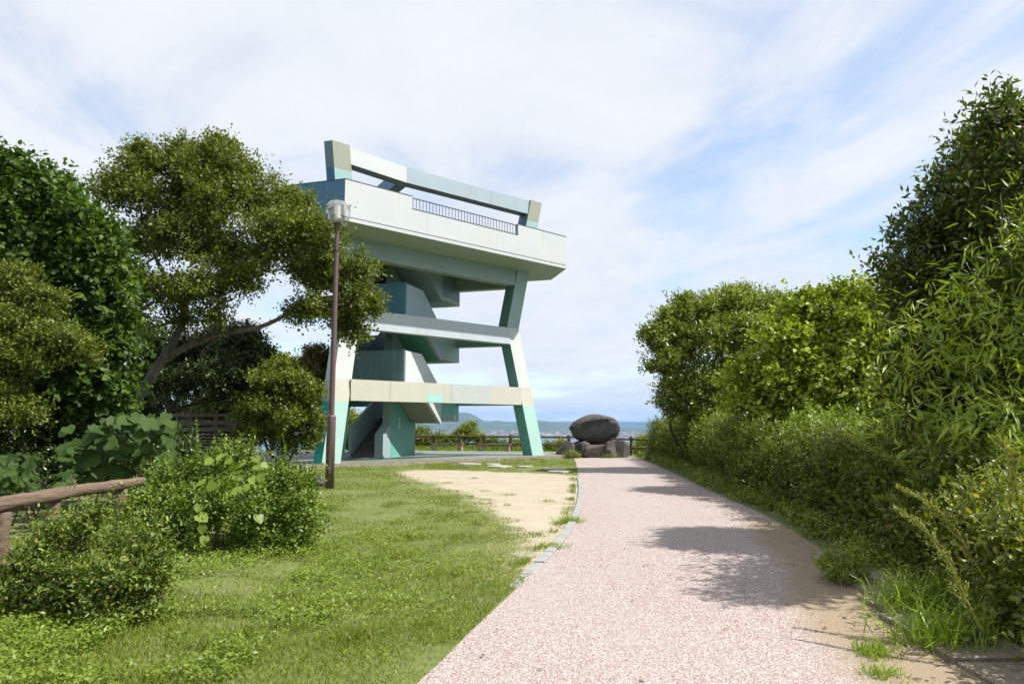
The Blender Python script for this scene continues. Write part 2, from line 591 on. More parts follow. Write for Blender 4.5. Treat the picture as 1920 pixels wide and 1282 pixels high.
ga.data.foreach_set('value', np.array(G, np.float32))

# ---- kerb of pale concrete blocks along the left of the path
M_kerb = simple('kerb_concrete', (0.274, 0.274, 0.266), 0.85, 0.25, 14, 0.3, 0.01)
def along_path(y0, y1, step):
    pts = [p for p in PLs]
    L = [0]
    for a, b in zip(pts, pts[1:]):
        L.append(L[-1] + (b - a).length)
    ysv = np.array([p.y for p in pts]); xsv = np.array([p.x for p in pts]); L = np.array(L)
    s0, s1 = np.interp(y0, ysv, L), np.interp(y1, ysv, L)
    S = np.arange(s0, s1, step)
    return [Vector((np.interp(s, L, xsv), np.interp(s, L, ysv), 0)) for s in S]
kerb = bpy.data.objects.new('kerb', None); C.objects.link(kerb); kerb['kind'] = 'structure'; BASE['kerb'] = Vector((0, 0, 0))
KP = along_path(7.1, 21.6, 0.62)
for i, (a, b) in enumerate(zip(KP, KP[1:])):
    d = (b - a).normalized(); nn = Vector((-d.y, d.x, 0))
    a2, b2 = a + d * 0.006, b - d * 0.006
    w = 0.115
    top = min(.036, .002 + i * .012) + 0.006 * random.Random(i).random()
    lo = [a2 - nn * 0.01, b2 - nn * 0.01, b2 + nn * w, a2 + nn * w]
    mb = MB().hexa([Vector((p.x, p.y, -0.05)) for p in lo], [Vector((p.x, p.y, top - 0.008)) for p in lo])
    ins = [a2 + d * .006 - nn * 0.003, b2 - d * .006 - nn * 0.003, b2 - d * .006 + nn * (w - .008), a2 + d * .006 + nn * (w - .008)]
    mb.F.pop(1); mb.M.pop(1)
    o = len(mb.V)
    mb.V += [Vector((p.x, p.y, top)) for p in ins]
    mb.F += [(4, 5, o + 1, o), (5, 6, o + 2, o + 1), (6, 7, o + 3, o + 2), (7, 4, o, o + 3), (o, o + 1, o + 2, o + 3)]; mb.M += [0] * 5
    mb.build('kerb_stone', M_kerb, kerb)

# ---- sandy bare patch beside the kerb
SAND = [gp(735, 886), gp(800, 880), gp(880, 883), gp(960, 886), gp(1040, 889), gp(1083, 893), gp(1090, 915), gp(1082, 945), gp(1063, 985), gp(1030, 1030), gp(1000, 1062), gp(985, 1070), gp(1000, 1035), gp(990, 1005), gp(955, 975), gp(915, 948), gp(868, 925), gp(800, 903), gp(760, 892)]
SAND = [(p.x, p.y) for p in SAND]
def mat_sand():
    m, t, b = newmat('packed_sand')
    a = nz(t, 1.2, 7, 0.65); f = nz(t, 40, 8, 0.7)
    c = mixc(t, rng(t, a, 0.3, 0.7), (0.33, 0.28, 0.20), (0.40, 0.355, 0.27))
    c = mixc(t, rng(t, f, 0.45, 0.8, 0, 0.6), c, (0.182, 0.144, 0.091))
    gcol = mixc(t, nz(t, 25, 6, 0.7), (0.10, 0.13, 0.03), (0.19, 0.19, 0.06))
    e = nd(t, 'ShaderNodeAttribute', attribute_name='edge')
    mm = nd(t, 'ShaderNodeMath', operation='ADD')
    t.links.new(e.outputs['Fac'], mm.inputs[0]); t.links.new(rng(t, nz(t, 2.2, 8, 0.7), 0, 1, -0.6, 0.6), mm.inputs[1])
    c = mixc(t, rng(t, mm.outputs[0], 0.45, 0.75, 0, 1), c, gcol)
    t.links.new(c, b.inputs['Base Color'])
    b.inputs['Roughness'].default_value = 0.95
    bump(t, b, f, 0.35, 0.01)
    return m
gx, gy = np.arange(-4.5, 2.4, 0.16), np.arange(7.0, 25.0, 0.22)
X, Y = np.meshgrid(gx, gy)
big = [((p[0] + 1.0) * 1.0 - 1.0, p[1]) for p in SAND]
def poly_dist(x, y, poly):
    d = np.full(x.shape, 1e9)
    for i in range(len(poly)):
        ax, ay = poly[i]; bx, by = poly[(i + 1) % len(poly)]
        vx, vy = bx - ax, by - ay
        tt = np.clip(((x - ax) * vx + (y - ay) * vy) / (vx * vx + vy * vy + 1e-9), 0, 1)
        d = np.minimum(d, np.hypot(x - ax - tt * vx, y - ay - tt * vy))
    return np.where(pip(x.ravel(), y.ravel(), poly).reshape(x.shape), -d, d)
D = poly_dist(X, Y, SAND)
plx = np.interp(Y, [p.y for p in PLs], [p.x for p in PLs])
keep = (D < 0.55) & (X < plx - 0.0)
nx, ny = len(gx), len(gy)
used, V, F, E_ = {}, [], [], []
def vid(i, j):
    if (i, j) not in used:
        used[(i, j)] = len(V)
        V.append((min(gx[i], plx[j, i] - 0.02), gy[j], 0.004)); E_.append(float(np.clip(0.5 + D[j, i] * 0.9, 0, 1)))
    return used[(i, j)]
for j in range(ny - 1):
    for i in range(nx - 1):
        if keep[j, i] or keep[j + 1, i + 1]:
            F.append((vid(i, j), vid(i + 1, j), vid(i + 1, j + 1), vid(i, j + 1)))
sand = mk('sand_patch', V, F, mat_sand(), kind='structure')
ea = sand.data.attributes.new('edge', 'FLOAT', 'POINT'); ea.data.foreach_set('value', np.array(E_, np.float32))

# ---- concrete platform under the tower
PLAT = [(-7.75, 25.15), (2.72, 33.66), (2.1, 37.4), (-10.5, 41.0), (-16.0, 34.0), (-11.0, 26.6)]
M_slab = paint('platform_green_concrete', (0.19, 0.23, 0.19), amt=0.35)
M_slabedge = simple('platform_edge_concrete', (0.27, 0.23, 0.18), 0.9, 0.3, 6, 0.4, 0.02)
mb = MB().prism(PLAT, -0.3, 0.15, [1, 0] + [1] * 6)
mb.build('platform', [M_slab, M_slabedge], kind='structure')
# far part of the platform, sunlight beyond the tower's shadow put into its colour
FAR_SLAB = [(2.75, 33.9), (3.05, 38.6), (-5.0, 40.6), (-10.5, 41.6), (-10.5, 41.1), (2.15, 37.5)]
MB().prism(FAR_SLAB, -0.05, 0.10).build('sunlit_far_slab', simple('sunlit_concrete', (0.350, 0.334, 0.304), 0.9, 0.2, 5), kind='structure')

# ---- sea, far shore, city, hills
def mat_sea():
    m, t, b = newmat('sea_water')
    n = nz(t, 0.004, 4, 0.6)
    c = mixc(t, n, (0.03, 0.075, 0.11), (0.045, 0.10, 0.14))
    t.links.new(c, b.inputs['Base Color'])
    b.inputs['Roughness'].default_value = 0.35
    bump(t, b, nz(t, 0.15, 6, 0.6), 0.5, 0.8)
    return m
mk('sea', [(-21000, -3000, -82), (21000, -3000, -82), (21000, 21000, -82), (-21000, 21000, -82)], [(0, 1, 2, 3)], mat_sea(), kind='structure')
prof_px = np.array([-2000, 300, 500, 640, 760, 820, 850, 865, 880, 893, 905, 918, 932, 950, 968, 985, 1010, 1030, 1048, 1075, 1120, 1200, 1240, 1265, 1300, 1400, 1700, 3000])
prof_y = np.array([800, 797, 794, 790, 786, 782, 778.5, 777, 777.5, 784, 792.5, 793.5, 791.5, 795, 795.5, 793, 791.0, 792.5, 796, 801, 804, 806, 803, 799, 795, 790, 790, 800])
def hills_z(X, Y):
    px = 960 + X / np.maximum(Y, 1) * FPX
    top = (797 - np.interp(px, prof_px, prof_y)) * 10000 / FPX
    r = vnoise(X, Y, 1 / 900., 5) * 0.6 + vnoise(X, Y, 1 / 350., 6) * 0.3 + vnoise(X, Y, 1 / 140., 7) * 0.1
    bell = np.exp(-((Y - 10000) / 1500.0) ** 2)
    plain = np.clip((Y - 4050) / 500., 0, 1) * 4
    h = -83 + plain + (np.maximum(top, -60) + 80) * bell * (0.97 + 0.6 * (r - 0.5) * (1 - bell)) + 25 * r * np.clip((Y - 6500) / 2500., 0, 1)
    far = (60 + 45 * vnoise(X, Y, 1 / 1800., 9) + 60) * np.exp(-((Y - 17000) / 1200.0) ** 2)
    return np.maximum(h, -83 + plain + far) - np.where(Y < 4000, 6, 0)
M_hill = simple('wooded_hills', (0.05, 0.075, 0.03), 0.95, 0.5, 0.004, 0, col2=(0.09, 0.11, 0.05))
grid_mesh('hills', np.linspace(-9000, 9000, 181), np.concatenate([np.linspace(3950, 7000, 25)[:-1], np.linspace(7000, 19000, 81)]), hills_z, M_hill)
# city across the water: thousands of far blocks
rs = np.random.RandomState(11)
NB = 4200
bx = rs.uniform(-1900, 2600, NB); by = 4150 + 2600 * rs.rand(NB) ** 1.4
bw = rs.uniform(10, 34, NB); bd_ = rs.uniform(9, 26, NB); bh = rs.uniform(4, 10, NB) + 22 * rs.rand(NB) ** 9
V, F, FM = [], [], []
hz0 = hills_z(bx, by)
for i in range(NB):
    o = len(V)
    for z in (hz0[i] - 3, hz0[i] + bh[i]):
        V += [(bx[i] - bw[i] / 2, by[i] - bd_[i] / 2, z), (bx[i] + bw[i] / 2, by[i] - bd_[i] / 2, z), (bx[i] + bw[i] / 2, by[i] + bd_[i] / 2, z), (bx[i] - bw[i] / 2, by[i] + bd_[i] / 2, z)]
    F += [(o + 4, o + 5, o + 6, o + 7), (o, o + 1, o + 5, o + 4), (o + 1, o + 2, o + 6, o + 5), (o + 3, o, o + 4, o + 7)]
    FM += [i % 3] * 4
city = mk('distant_city', V, F, [simple('city_white', (0.62, 0.61, 0.58), 0.8, .1, 1, 0), simple('city_grey', (0.36, 0.36, 0.37), 0.8, .1, 1, 0), simple('city_tan', (0.45, 0.36, 0.29), 0.8, .1, 1, 0)], fm=FM, kind='stuff')
tag(city, 'far-off pale city blocks along the shore across the water', 'city')

# ---- the air between here and the hills
M, t, b = newmat('sea_haze')
t.nodes.remove(b)
pv = nd(t, 'ShaderNodeVolumePrincipled')
pv.inputs['Color'].default_value = (0.25, 0.54, 0.98, 1)
pv.inputs['Density'].default_value = 4.6e-5
pv.inputs['Anisotropy'].default_value = 0.0
t.links.new(pv.outputs[0], t.nodes['Material Output'].inputs['Volume'])
hb = MB().prism([(-22000, -4000), (22000, -4000), (22000, 21100), (-22000, 21100)], -96, 330)
haze = hb.build('haze', M, kind='stuff')
tag(haze, 'pale blue haze hanging over the sea and hills', 'haze')

# ---- dry leaf litter and grit on the path and sand
rs = np.random.RandomState(19)
n = 420
y = 3.6 + 22 * rs.rand(n) ** 1.5
xl = np.interp(y, [p.y for p in PLs], [p.x for p in PLs]); xr = np.interp(y, [p.y for p in PRs], [p.x for p in PRs])
f = np.where(rs.rand(n) < .72, 1 - np.abs(rs.normal(size=n)) * .10, rs.rand(n))
x = xl + (xr - xl) * np.clip(f, .02, 1.06)
P = np.stack([x, y, np.full(n, .028)], 1)
A = np.concatenate([rs.normal(size=(n, 2)), rs.normal(size=(n, 1)) * .1], 1)
Nn = rs.normal(size=(n, 3)) * .25 + np.array([0, 0, 1])
sz = .035 * rs.uniform(.5, 1.5, n)
tag(leaves('leaf_litter', None, P, A, Nn, sz, sz * .5, 'oval', leafmat('dry_leaf', (0.07, 0.045, 0.02), (0.14, 0.085, 0.035), (0.22, 0.16, 0.06), .1, .7)), 'dry brown leaves scattered along the right side of the path', 'leaf litter')

# ================================================================ OBSERVATION TOWER
TH = R(47.4)
tu = Vector((math.sin(TH), math.cos(TH), 0))           # along the front
tn = Vector((math.cos(TH), -math.sin(TH), 0))          # outward from the front
TC = Vector((-5.10, 32.31, 0))
def rot2(v, a):
    return Vector((v.x * math.cos(a) - v.y * math.sin(a), v.x * math.sin(a) + v.y * math.cos(a), 0))
SIDES = []                                             # three-fold frame: (along, outward) per side
for k in range(3):
    SIDES.append((rot2(tu, k * 2 * math.pi / 3), rot2(tn, k * 2 * math.pi / 3)))
def tp(k, a, d, z):
    U, N = SIDES[k]
    p = TC + U * a + N * d
    return Vector((p.x, p.y, z))
tower = thing('observation_tower', (TC.x, TC.y, 0.15), 'pale green and white painted concrete observation tower on three splayed legs', 'tower')
P_white = paint('paint_white', (0.64, 0.67, 0.655), (0.58, 0.50, 0.36), 0.20)
P_deckw = paint('paint_deck_white', (0.60, 0.635, 0.64), (0.60, 0.50, 0.33), 0.34)
P_beige = paint('paint_beige', (0.62, 0.61, 0.51))
P_beigegrey = paint('paint_beige_grey', (0.42, 0.44, 0.34), amt=0.35)
P_mint = paint('paint_mint', (0.42, 0.66, 0.61), (0.45, 0.50, 0.46), 0.25)
P_teal = paint('paint_teal', (0.03, 0.36, 0.40), (0.25, 0.33, 0.33), 0.25)
P_tealgreen = paint('paint_teal_green', (0.16, 0.46, 0.38))
P_greyteal = paint('paint_grey_teal', (0.36, 0.49, 0.49))
P_greygreen = paint('paint_grey_green', (0.34, 0.44, 0.38))
P_darkgreen = paint('paint_dark_green', (0.13, 0.29, 0.24))
P_blue = paint('paint_blue', (0.06, 0.20, 0.33), amt=0.1)
P_slate = paint('paint_slate', (0.17, 0.26, 0.29))
P_bluegrey = paint('paint_blue_grey', (0.40, 0.50, 0.55))
P_lightgrey = paint('paint_light_grey', (0.56, 0.60, 0.58))
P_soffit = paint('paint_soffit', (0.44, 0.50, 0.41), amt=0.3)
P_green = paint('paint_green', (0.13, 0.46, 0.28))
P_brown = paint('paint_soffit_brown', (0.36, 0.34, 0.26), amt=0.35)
P_tealdark = paint('paint_teal_dark', (0.10, 0.185, 0.185), (0.3, 0.38, 0.38), 0.3)
P_cyan = paint('paint_cyan_patch', (0.42, 0.74, 0.68))
P_stair = simple('stair_concrete', (0.13, 0.12, 0.11), 0.9, 0.3, 9)
M_dark = simple('dark_steel', (0.035, 0.03, 0.032), 0.5, 0.2, 10, 0)

# legs: kite section, leaning in to the waist and out again, right through the deck
def leg_r(z):
    return 7.06 - 0.2045 * (z - 0.15) if z <= 6.15 else 5.833 + 0.189 * (z - 6.15)
def kite(e, z, inset=0.0):
    d1, d2 = rot2(-e, R(30)), rot2(-e, R(-30))
    v = TC + e * leg_r(z)
    ps = [v + d2 * .37, v + d2 * 1.126, v - e * 1.30, v + d1 * 1.126, v + d1 * .37]
    return [Vector((p.x, p.y, z)) for p in ps]
# side order of the loop: 0 outer side d2, 1 inner d2, 2 inner d1, 3 outer side d1, 4 cut
bands = [(0.15, 2.46, P_mint, P_tealgreen, P_teal), (2.46, 3.33, P_beige, P_tealgreen, P_greyteal), (3.33, 6.15, P_white, P_darkgreen, P_bluegrey), (6.15, 9.02, P_greyteal, P_darkgreen, P_slate), (9.02, 11.45, P_mint, P_blue, P_blue), (11.45, 12.47, P_beigegrey, P_slate, P_slate)]
LEG_E = [(tu * math.cos(R(30)) + tn * 0.5), (-tu * math.cos(R(30)) + tn * 0.5), -tn]
for e in LEG_E:
    pal = []
    mb = MB()
    rings = [kite(e, bands[0][0])]
    for bnd in bands:
        rings.append(kite(e, bnd[1]))
    for i, bnd in enumerate(bands):
        V = rings[i] + rings[i + 1]
        mi = []
        for k, m in enumerate((bnd[2], bnd[3], bnd[3], bnd[2], bnd[4])):
            if m not in pal:
                pal.append(m)
            mi.append(pal.index(m))
        mb.add(V, [(k, (k + 1) % 5, 5 + (k + 1) % 5, 5 + k) for k in range(5)], mi)
    mb.add(rings[-1], [(0, 1, 2, 3, 4)], 0)
    mb.build('leg', pal, tower)

def beam(k, half, d, th, z0, z1, front, under, back=None, cuts=None, name='beam'):
    """horizontal frame beam on side k; cuts = paint changes along the front"""
    cuts = cuts or [(-half, half, front)]
    mats = [under, back or under]
    mb = MB()
    A0, A1 = tp(k, -half, d, 0), tp(k, half, d, 0)
    def q(a, dd, z):
        return tp(k, a, dd, z)
    mb.add([q(-half, d, z0), q(half, d, z0), q(half, d - th, z0), q(-half, d - th, z0)], [(3, 2, 1, 0)], 0)
    mb.add([q(-half, d, z1), q(half, d, z1), q(half, d - th, z1), q(-half, d - th, z1)], [(0, 1, 2, 3)], 1)
    mb.add([q(-half, d - th, z0), q(half, d - th, z0), q(half, d - th, z1), q(-half, d - th, z1)], [(3, 2, 1, 0)], 1)
    for s in (-half, half):
        mb.add([q(s, d, z0), q(s, d - th, z0), q(s, d - th, z1), q(s, d, z1)], [(0, 1, 2, 3) if s > 0 else (3, 2, 1, 0)], 0)
    for (a, b2, m) in cuts:
        if m not in mats:
            mats.append(m)
        mb.add([q(a, d, z0), q(b2, d, z0), q(b2, d, z1), q(a, d, z1)], [(0, 1, 2, 3)], mats.index(m))
    return mb.build(name, mats, tower)
for k in range(3):
    half1 = 4.50
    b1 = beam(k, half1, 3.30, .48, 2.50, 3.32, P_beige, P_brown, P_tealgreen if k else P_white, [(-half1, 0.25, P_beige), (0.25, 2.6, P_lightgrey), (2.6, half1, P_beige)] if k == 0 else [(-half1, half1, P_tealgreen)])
    beam(k, 4.05, 3.02, .46, 5.36, 6.13, P_bluegrey if k else P_white, P_soffit, P_darkgreen, [(-4.05, 4.05, paint('paint_white_shade_tint', (0.57, 0.64, 0.68)))] if k == 0 else None)  # front white tinted bluer, the deck's shade put into the paint
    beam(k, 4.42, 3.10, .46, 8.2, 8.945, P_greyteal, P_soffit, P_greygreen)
    if k == 0:     # repainted square low on the front beam
        q = [tp(0, a, 3.302, z) for a, z in ((-0.92, 2.503), (-0.08, 2.503), (-0.08, 2.86), (-0.92, 2.86))]
        mk('paint_patch', q + [tp(0, a, 3.299, z) for a, z in ((-0.92, 2.503), (-0.08, 2.503), (-0.08, 2.86), (-0.92, 2.86))], [(0, 1, 2, 3), (0, 4, 5, 1), (1, 5, 6, 2), (2, 6, 7, 3), (3, 7, 4, 0)], P_cyan, b1)

# deck: truncated triangle slab with parapets
HF, DI = 5.90, 4.95
def deck_poly(off):
    pts = []
    for k in range(3):
        U, N = SIDES[k]
        h = HF + off * math.tan(R(30))
        pts += [TC + U * (-h) + N * (DI + off), TC + U * h + N * (DI + off)]
    return pts
slab = MB().prism(deck_poly(0.0), 8.95, 9.085, [1, 0] + [2] * 6).build('deck', [P_greygreen, P_soffit, P_deckw], tower)
MB().prism(deck_poly(-0.025), 9.0851, 9.115).build('shadow_gap', M_dark, slab)
TPAR = 0.16
def wall_seg(k, a0, a1, z1, mats, cap=True, name='parapet'):
    o = [tp(k, a0, DI, 0), tp(k, a1, DI, 0), tp(k, a1, DI - TPAR, 0), tp(k, a0, DI - TPAR, 0)]
    w = MB().prism(o, 9.116, z1, [0, 1, 0, 1, 1, 1]).build(name, mats, slab)
    if cap:
        c = [tp(k, a0 - 0.0, DI + .012, 0), tp(k, a1 + 0.0, DI + .012, 0), tp(k, a1, DI - TPAR - .012, 0), tp(k, a0, DI - TPAR - .012, 0)]
        MB().prism(c, z1 + .001, z1 + .022).build('coping', M_dark, slab)
for k in range(3):
    wall_seg(k, -HF, -2.95, 10.50, [P_deckw, P_greyteal])
    wall_seg(k, -2.95, 2.75, 10.0, [P_deckw, P_greyteal])
    wall_seg(k, 2.75, HF, 10.50, [P_deckw, P_greyteal])
    # short corner wall between the long sides
    U, N = SIDES[k]; U2, N2 = SIDES[(k + 1) % 3]
    a = TC + U * HF + N * DI; b_ = TC - U2 * HF + N2 * DI
    dd = (b_ - a).normalized(); nn = Vector((dd.y, -dd.x, 0))
    a3, b3 = a + dd * .002, b_ - dd * .002
    MB().prism([a3, b3, b3 - nn * TPAR - dd * .09, a3 - nn * TPAR + dd * .09], 9.116, 10.498, 0).build('corner_parapet', [P_blue], slab)
    MB().prism([a3 + nn * .012, b3 + nn * .012, b3 - nn * (TPAR + .01), a3 - nn * (TPAR + .01)], 10.4985, 10.519).build('coping', M_dark, slab)
    # steel railing over the lowered length
    rail = MB()
    rail.tube([tp(k, -2.95, DI - .08, 10.47), tp(k, 2.75, DI - .08, 10.47)], 0.021, 6)
    ro = rail.build('railing', M_dark, tower)
    bme = MB().tube([(0, 0, 0), (0, 0, .455)], 0.0125, 5)
    bmesh_ = mkmesh('baluster', bme.V, bme.F, M_dark)
    for i in range(35):
        p = tp(k, -2.95 + 5.7 * (i + .5) / 35, DI - .08, 10.022)
        inst('baluster', bmesh_, ro, Matrix.Translation(p))

# crown beams above the deck: bent front beam and one running to the rear post
def bar(A, B, th, z0, z1, mats, mi, name='crown_beam', miter=0.0):
    A, B = Vector(A), Vector(B)
    d = (B - A); d.z = 0; d.normalize(); nn = Vector((d.y, -d.x, 0))
    pl = [A + nn * th / 2, B + nn * th / 2, B - nn * th / 2, A - nn * th / 2]
    return MB().prism(pl, z0, z1, mi).build(name, mats, tower)
J = tp(0, -2.05, 2.88, 0)
Lp = tp(0, -4.95, 3.17, 0); Rp = tp(0, 4.95, 3.17, 0)
bar(Lp, J + (J - Lp).normalized() * .03, .52, 11.76, 12.43, [P_soffit, P_white], [0, 1, 1, 1, 1, 1])
bar(J, Rp, .518, 11.763, 12.427, [P_soffit, P_bluegrey], [0, 1, 1, 1, 1, 1])
Bk = tp(0, 0.0, -6.0, 0)
bar(J + (Bk - J).normalized() * .25, Bk, .50, 11.766, 12.42, [P_greygreen, P_blue], [0, 1, 1, 1, 1, 1])

# dog-leg stair inside the frame: axis sw runs away from the viewer, cross axis scx to the right
SA = R(17.4)
sw = Vector((math.sin(SA), math.cos(SA), 0)); scx = Vector((sw.y, -sw.x, 0))
def st(w, c, z):
    p = TC + sw * w + scx * c
    return Vector((p.x, p.y, z))
def wz_prism(poly, c0, c1, mats, name, parent, mi=0):
    """extrude a (w,z) outline along the cross axis"""
    return MB().hexa([st(w, c0, z) for w, z in poly], [st(w, c1, z) for w, z in poly], mi).build(name, mats, parent)
WF, WB, W1, W2, HC = -3.05, 3.12, -1.30, 0.92, 1.60
def landing(w0, w1, z, front, side, soff, closed):
    lo = wz_prism([(w0, z - .17), (w1, z - .17), (w1, z), (w0, z)], -HC, HC, [soff], 'landing', tower)
    top = z + 1.30
    if closed < 0:      # near landing: wall across the near end
        pieces = [(w0, w0 + .15, -HC + .002, HC - .002, front)]
    else:
        pieces = [(w1 - .15, w1, -HC + .002, HC - .002, front)]
    for (a, b2, c0, c1, m) in pieces:
        wz_prism([(a, z - .17 + .003), (b2, z - .17 + .003), (b2, top), (a, top)], c0, c1, [m], 'landing_wall', lo)
    for s in (-1, 1):
        c0, c1 = (HC - .15, HC) if s > 0 else (-HC, -HC + .15)
        aa, bb = (w0 + .152, w1) if closed < 0 else (w0, w1 - .152)
        wz_prism([(aa, z + .002), (bb, z + .002), (bb, top - .003), (aa, top - .003)], c0, c1, [side if s > 0 else front], 'side_wall', lo)
    MB().prism([st(w0 - .01, -HC - .01, 0), st(w0 - .01, HC + .01, 0), st(w0 + .16, HC + .01, 0), st(w0 + .16, -HC - .01, 0)] if closed < 0 else [st(w1 - .16, -HC - .01, 0), st(w1 - .16, HC + .01, 0), st(w1 + .01, HC + .01, 0), st(w1 + .01, -HC - .01, 0)], top + .001, top + .03).build('wall_coping', front, lo)
    return lo
def flight(wa, za, wb, zb, cside, n, soff, strm):
    """stairs from (wa,za) up to (wb,zb); cside -1 left lane, +1 right lane"""
    c0, c1 = (0.15, HC - .15) if cside > 0 else (-HC + .15, -0.28)
    sl_ = (zb - za) / (wb - wa)
    fl = wz_prism([(wa, za - .26), (wb, zb - .26), (wb, zb - .10), (wa, za - .10)], c0, c1, [soff], 'stair_flight', tower)
    dw, dz = (wb - wa) / n, (zb - za) / n
    for i in range(n):
        a, b2 = wa + dw * i, wa + dw * (i + 1)
        zt = za + dz * (i + 1)
        a, b2 = min(a, b2), max(a, b2)
        la, lb = za + sl_ * (a - wa) - .101, za + sl_ * (b2 - wa) - .101
        wz_prism([(a, la), (b2, lb), (b2, zt - .04), (a, zt - .04)], c0 + .002, c1 - .002, [P_stair], 'step', fl)
        wz_prism([(a - .025 * (dw > 0), zt - .039), (b2 + .025 * (dw < 0), zt - .039), (b2 + .025 * (dw < 0), zt), (a - .025 * (dw > 0), zt)], c0 + .003, c1 - .003, [P_stair], 'tread', fl)
    s0, s1 = (HC - .149, HC - .003) if cside > 0 else (-HC + .003, -HC + .149)
    zb1 = max(za - .30, 0.16)
    wz_prism([(wa, zb1), (wb, zb - .30), (wb, zb + 1.297), (wa, za + 1.25)], s0, s1, [strm], 'stringer_wall', fl)
    return fl
floors = [(1.90, 1), (3.36, -1), (4.80, 1), (6.20, -1), (7.65, 1)]
fronts = {1: P_tealgreen, 3: P_blue}
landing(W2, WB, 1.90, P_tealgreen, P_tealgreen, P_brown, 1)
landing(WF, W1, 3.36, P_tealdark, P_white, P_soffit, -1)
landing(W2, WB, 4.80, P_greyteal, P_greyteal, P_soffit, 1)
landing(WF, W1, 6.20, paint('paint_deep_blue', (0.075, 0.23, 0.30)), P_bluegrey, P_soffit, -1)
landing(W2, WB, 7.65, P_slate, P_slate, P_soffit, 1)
flight(-1.90, 0.15, W2, 1.90, -1, 11, P_brown, P_greyteal)
flight(W2, 1.90, W1, 3.36, 1, 8, P_brown, P_white)
flight(W1, 3.36, W2, 4.80, -1, 8, P_greygreen, P_slate)
flight(W2, 4.80, W1, 6.20, 1, 8, P_green, P_bluegrey)
flight(W1, 6.20, W2, 7.65, -1, 8, P_greygreen, P_slate)
flight(W2, 7.65, W1, 9.02, 1, 8, P_greyteal, P_greyteal)
# core wall between the two lanes
core = MB()
core.hexa([st(w, -.278, z) for w, z in ((-1.25, .15), (W2 + .4, .15), (W2 + .4, 3.2), (-1.25, 3.2))], [st(w, .10, z) for w, z in ((-1.25, .15), (W2 + .4, .15), (W2 + .4, 3.2), (-1.25, 3.2))], [1, 0, 0, 0, 0, 2])
cw = core.build('core_wall', [P_tealgreen, P_greygreen, P_greygreen], tower)
core2 = MB().hexa([st(w, -.277, z) for w, z in ((-1.24, 3.2), (W2 + .39, 3.2), (W2 + .39, 8.94), (-1.24, 8.94))], [st(w, .099, z) for w, z in ((-1.24, 3.2), (W2 + .39, 3.2), (W2 + .39, 8.94), (-1.24, 8.94))], 0)
core2.build('core_wall', [P_greygreen], tower)
wz_prism([(-1.92, .15), (-1.249, .15), (-1.249, 1.62), (-1.92, 1.15)], -.29, .112, [P_greyteal], 'stair_newel_wall', tower)
# small enamel notice on the core wall
wz_prism([(-.42, 1.42), (-.30, 1.42), (-.30, 1.86), (-.42, 1.86)], .1005, .108, [simple('notice_white', (0.6, 0.6, 0.56), .5, .2, 30, 0)], 'notice_plate', cw)

# ================================================================ PROPS
M_lampbrown = simple('lamp_brown_paint', (0.115, 0.072, 0.068), 0.42, 0.18, 18, 0.1, .004)
M_wood = simple('weathered_brown_timber', (0.115, 0.062, 0.042), 0.8, 0.45, 6, 0.5, .02, (1, 1, 1), (0.19, 0.115, 0.08))
M_greywood = simple('grey_timber', (0.11, 0.085, 0.07), 0.85, 0.4, 7, 0.4, .02)
M_benchtop = simple('bench_timber', (0.20, 0.15, 0.10), 0.8, 0.4, 9, 0.4, .01)
M_benchleg = simple('bench_concrete_leg', (0.42, 0.31, 0.23), 0.9, 0.25, 8, 0.3, .01)
M_log = None
def mat_log():
    m, t, b = newmat('log_rail_bark')
    g = nz(t, 14, 8, 0.7, (1, 0.12, 1)); f = nz(t, 40, 6, 0.7)
    c = mixc(t, rng(t, g, 0.3, 0.7), (0.075, 0.050, 0.034), (0.235, 0.165, 0.11))
    c = mixc(t, rng(t, f, 0.45, 0.8, 0, .5), c, (0.10, 0.075, 0.05))
    t.links.new(c, b.inputs['Base Color']); b.inputs['Roughness'].default_value = 0.9
    bump(t, b, g, 1.0, 0.06)
    return m
M_log = mat_log()

# ---- park lamp
LB = gp(617.5, 916)
lamp = thing('street_lamp', LB, 'tall brown park lamp with faceted clear globe standing in the lawn', 'lamp')
def lathe(mb, ctr, prof, seg=24, mi=0):
    V, F = [], []
    for r, z in prof:
        for k in range(seg):
            a = 2 * math.pi * k / seg
            V.append((ctr[0] + r * math.cos(a), ctr[1] + r * math.sin(a), ctr[2] + z))
    for i in range(len(prof) - 1):
        for k in range(seg):
            a, b2 = i * seg + k, i * seg + (k + 1) % seg
            F.append((a, b2, b2 + seg, a + seg))
    mb.add(V, F, mi)
    return mb
lz = at(627, 420, LB.y).z          # foot of the globe
zj = at(620, 779, LB.y).z
lean = Vector((0.012, 0, 0))
mb = lathe(MB(), LB, [(0, -.2), (.112, -.2), (.112, zj - .03), (.105, zj), (.078, zj + .012)], 24)
lo_ = mb.build('lower_pole', M_lampbrown, lamp, smooth=True)
bolt = MB().tube([(0, 0, 0), (0.014, 0, 0)], .014, 8)
bm_ = mkmesh('bolt', bolt.V, bolt.F, M_lampbrown)
for z in (.45, .95, 1.22):
    for a in (-1.45,):
        m = Matrix.Rotation(a, 4, 'Z'); m.translation = LB + Vector((.110 * math.cos(a), .110 * math.sin(a), z))
        inst('bolt', bm_, lo_, m)
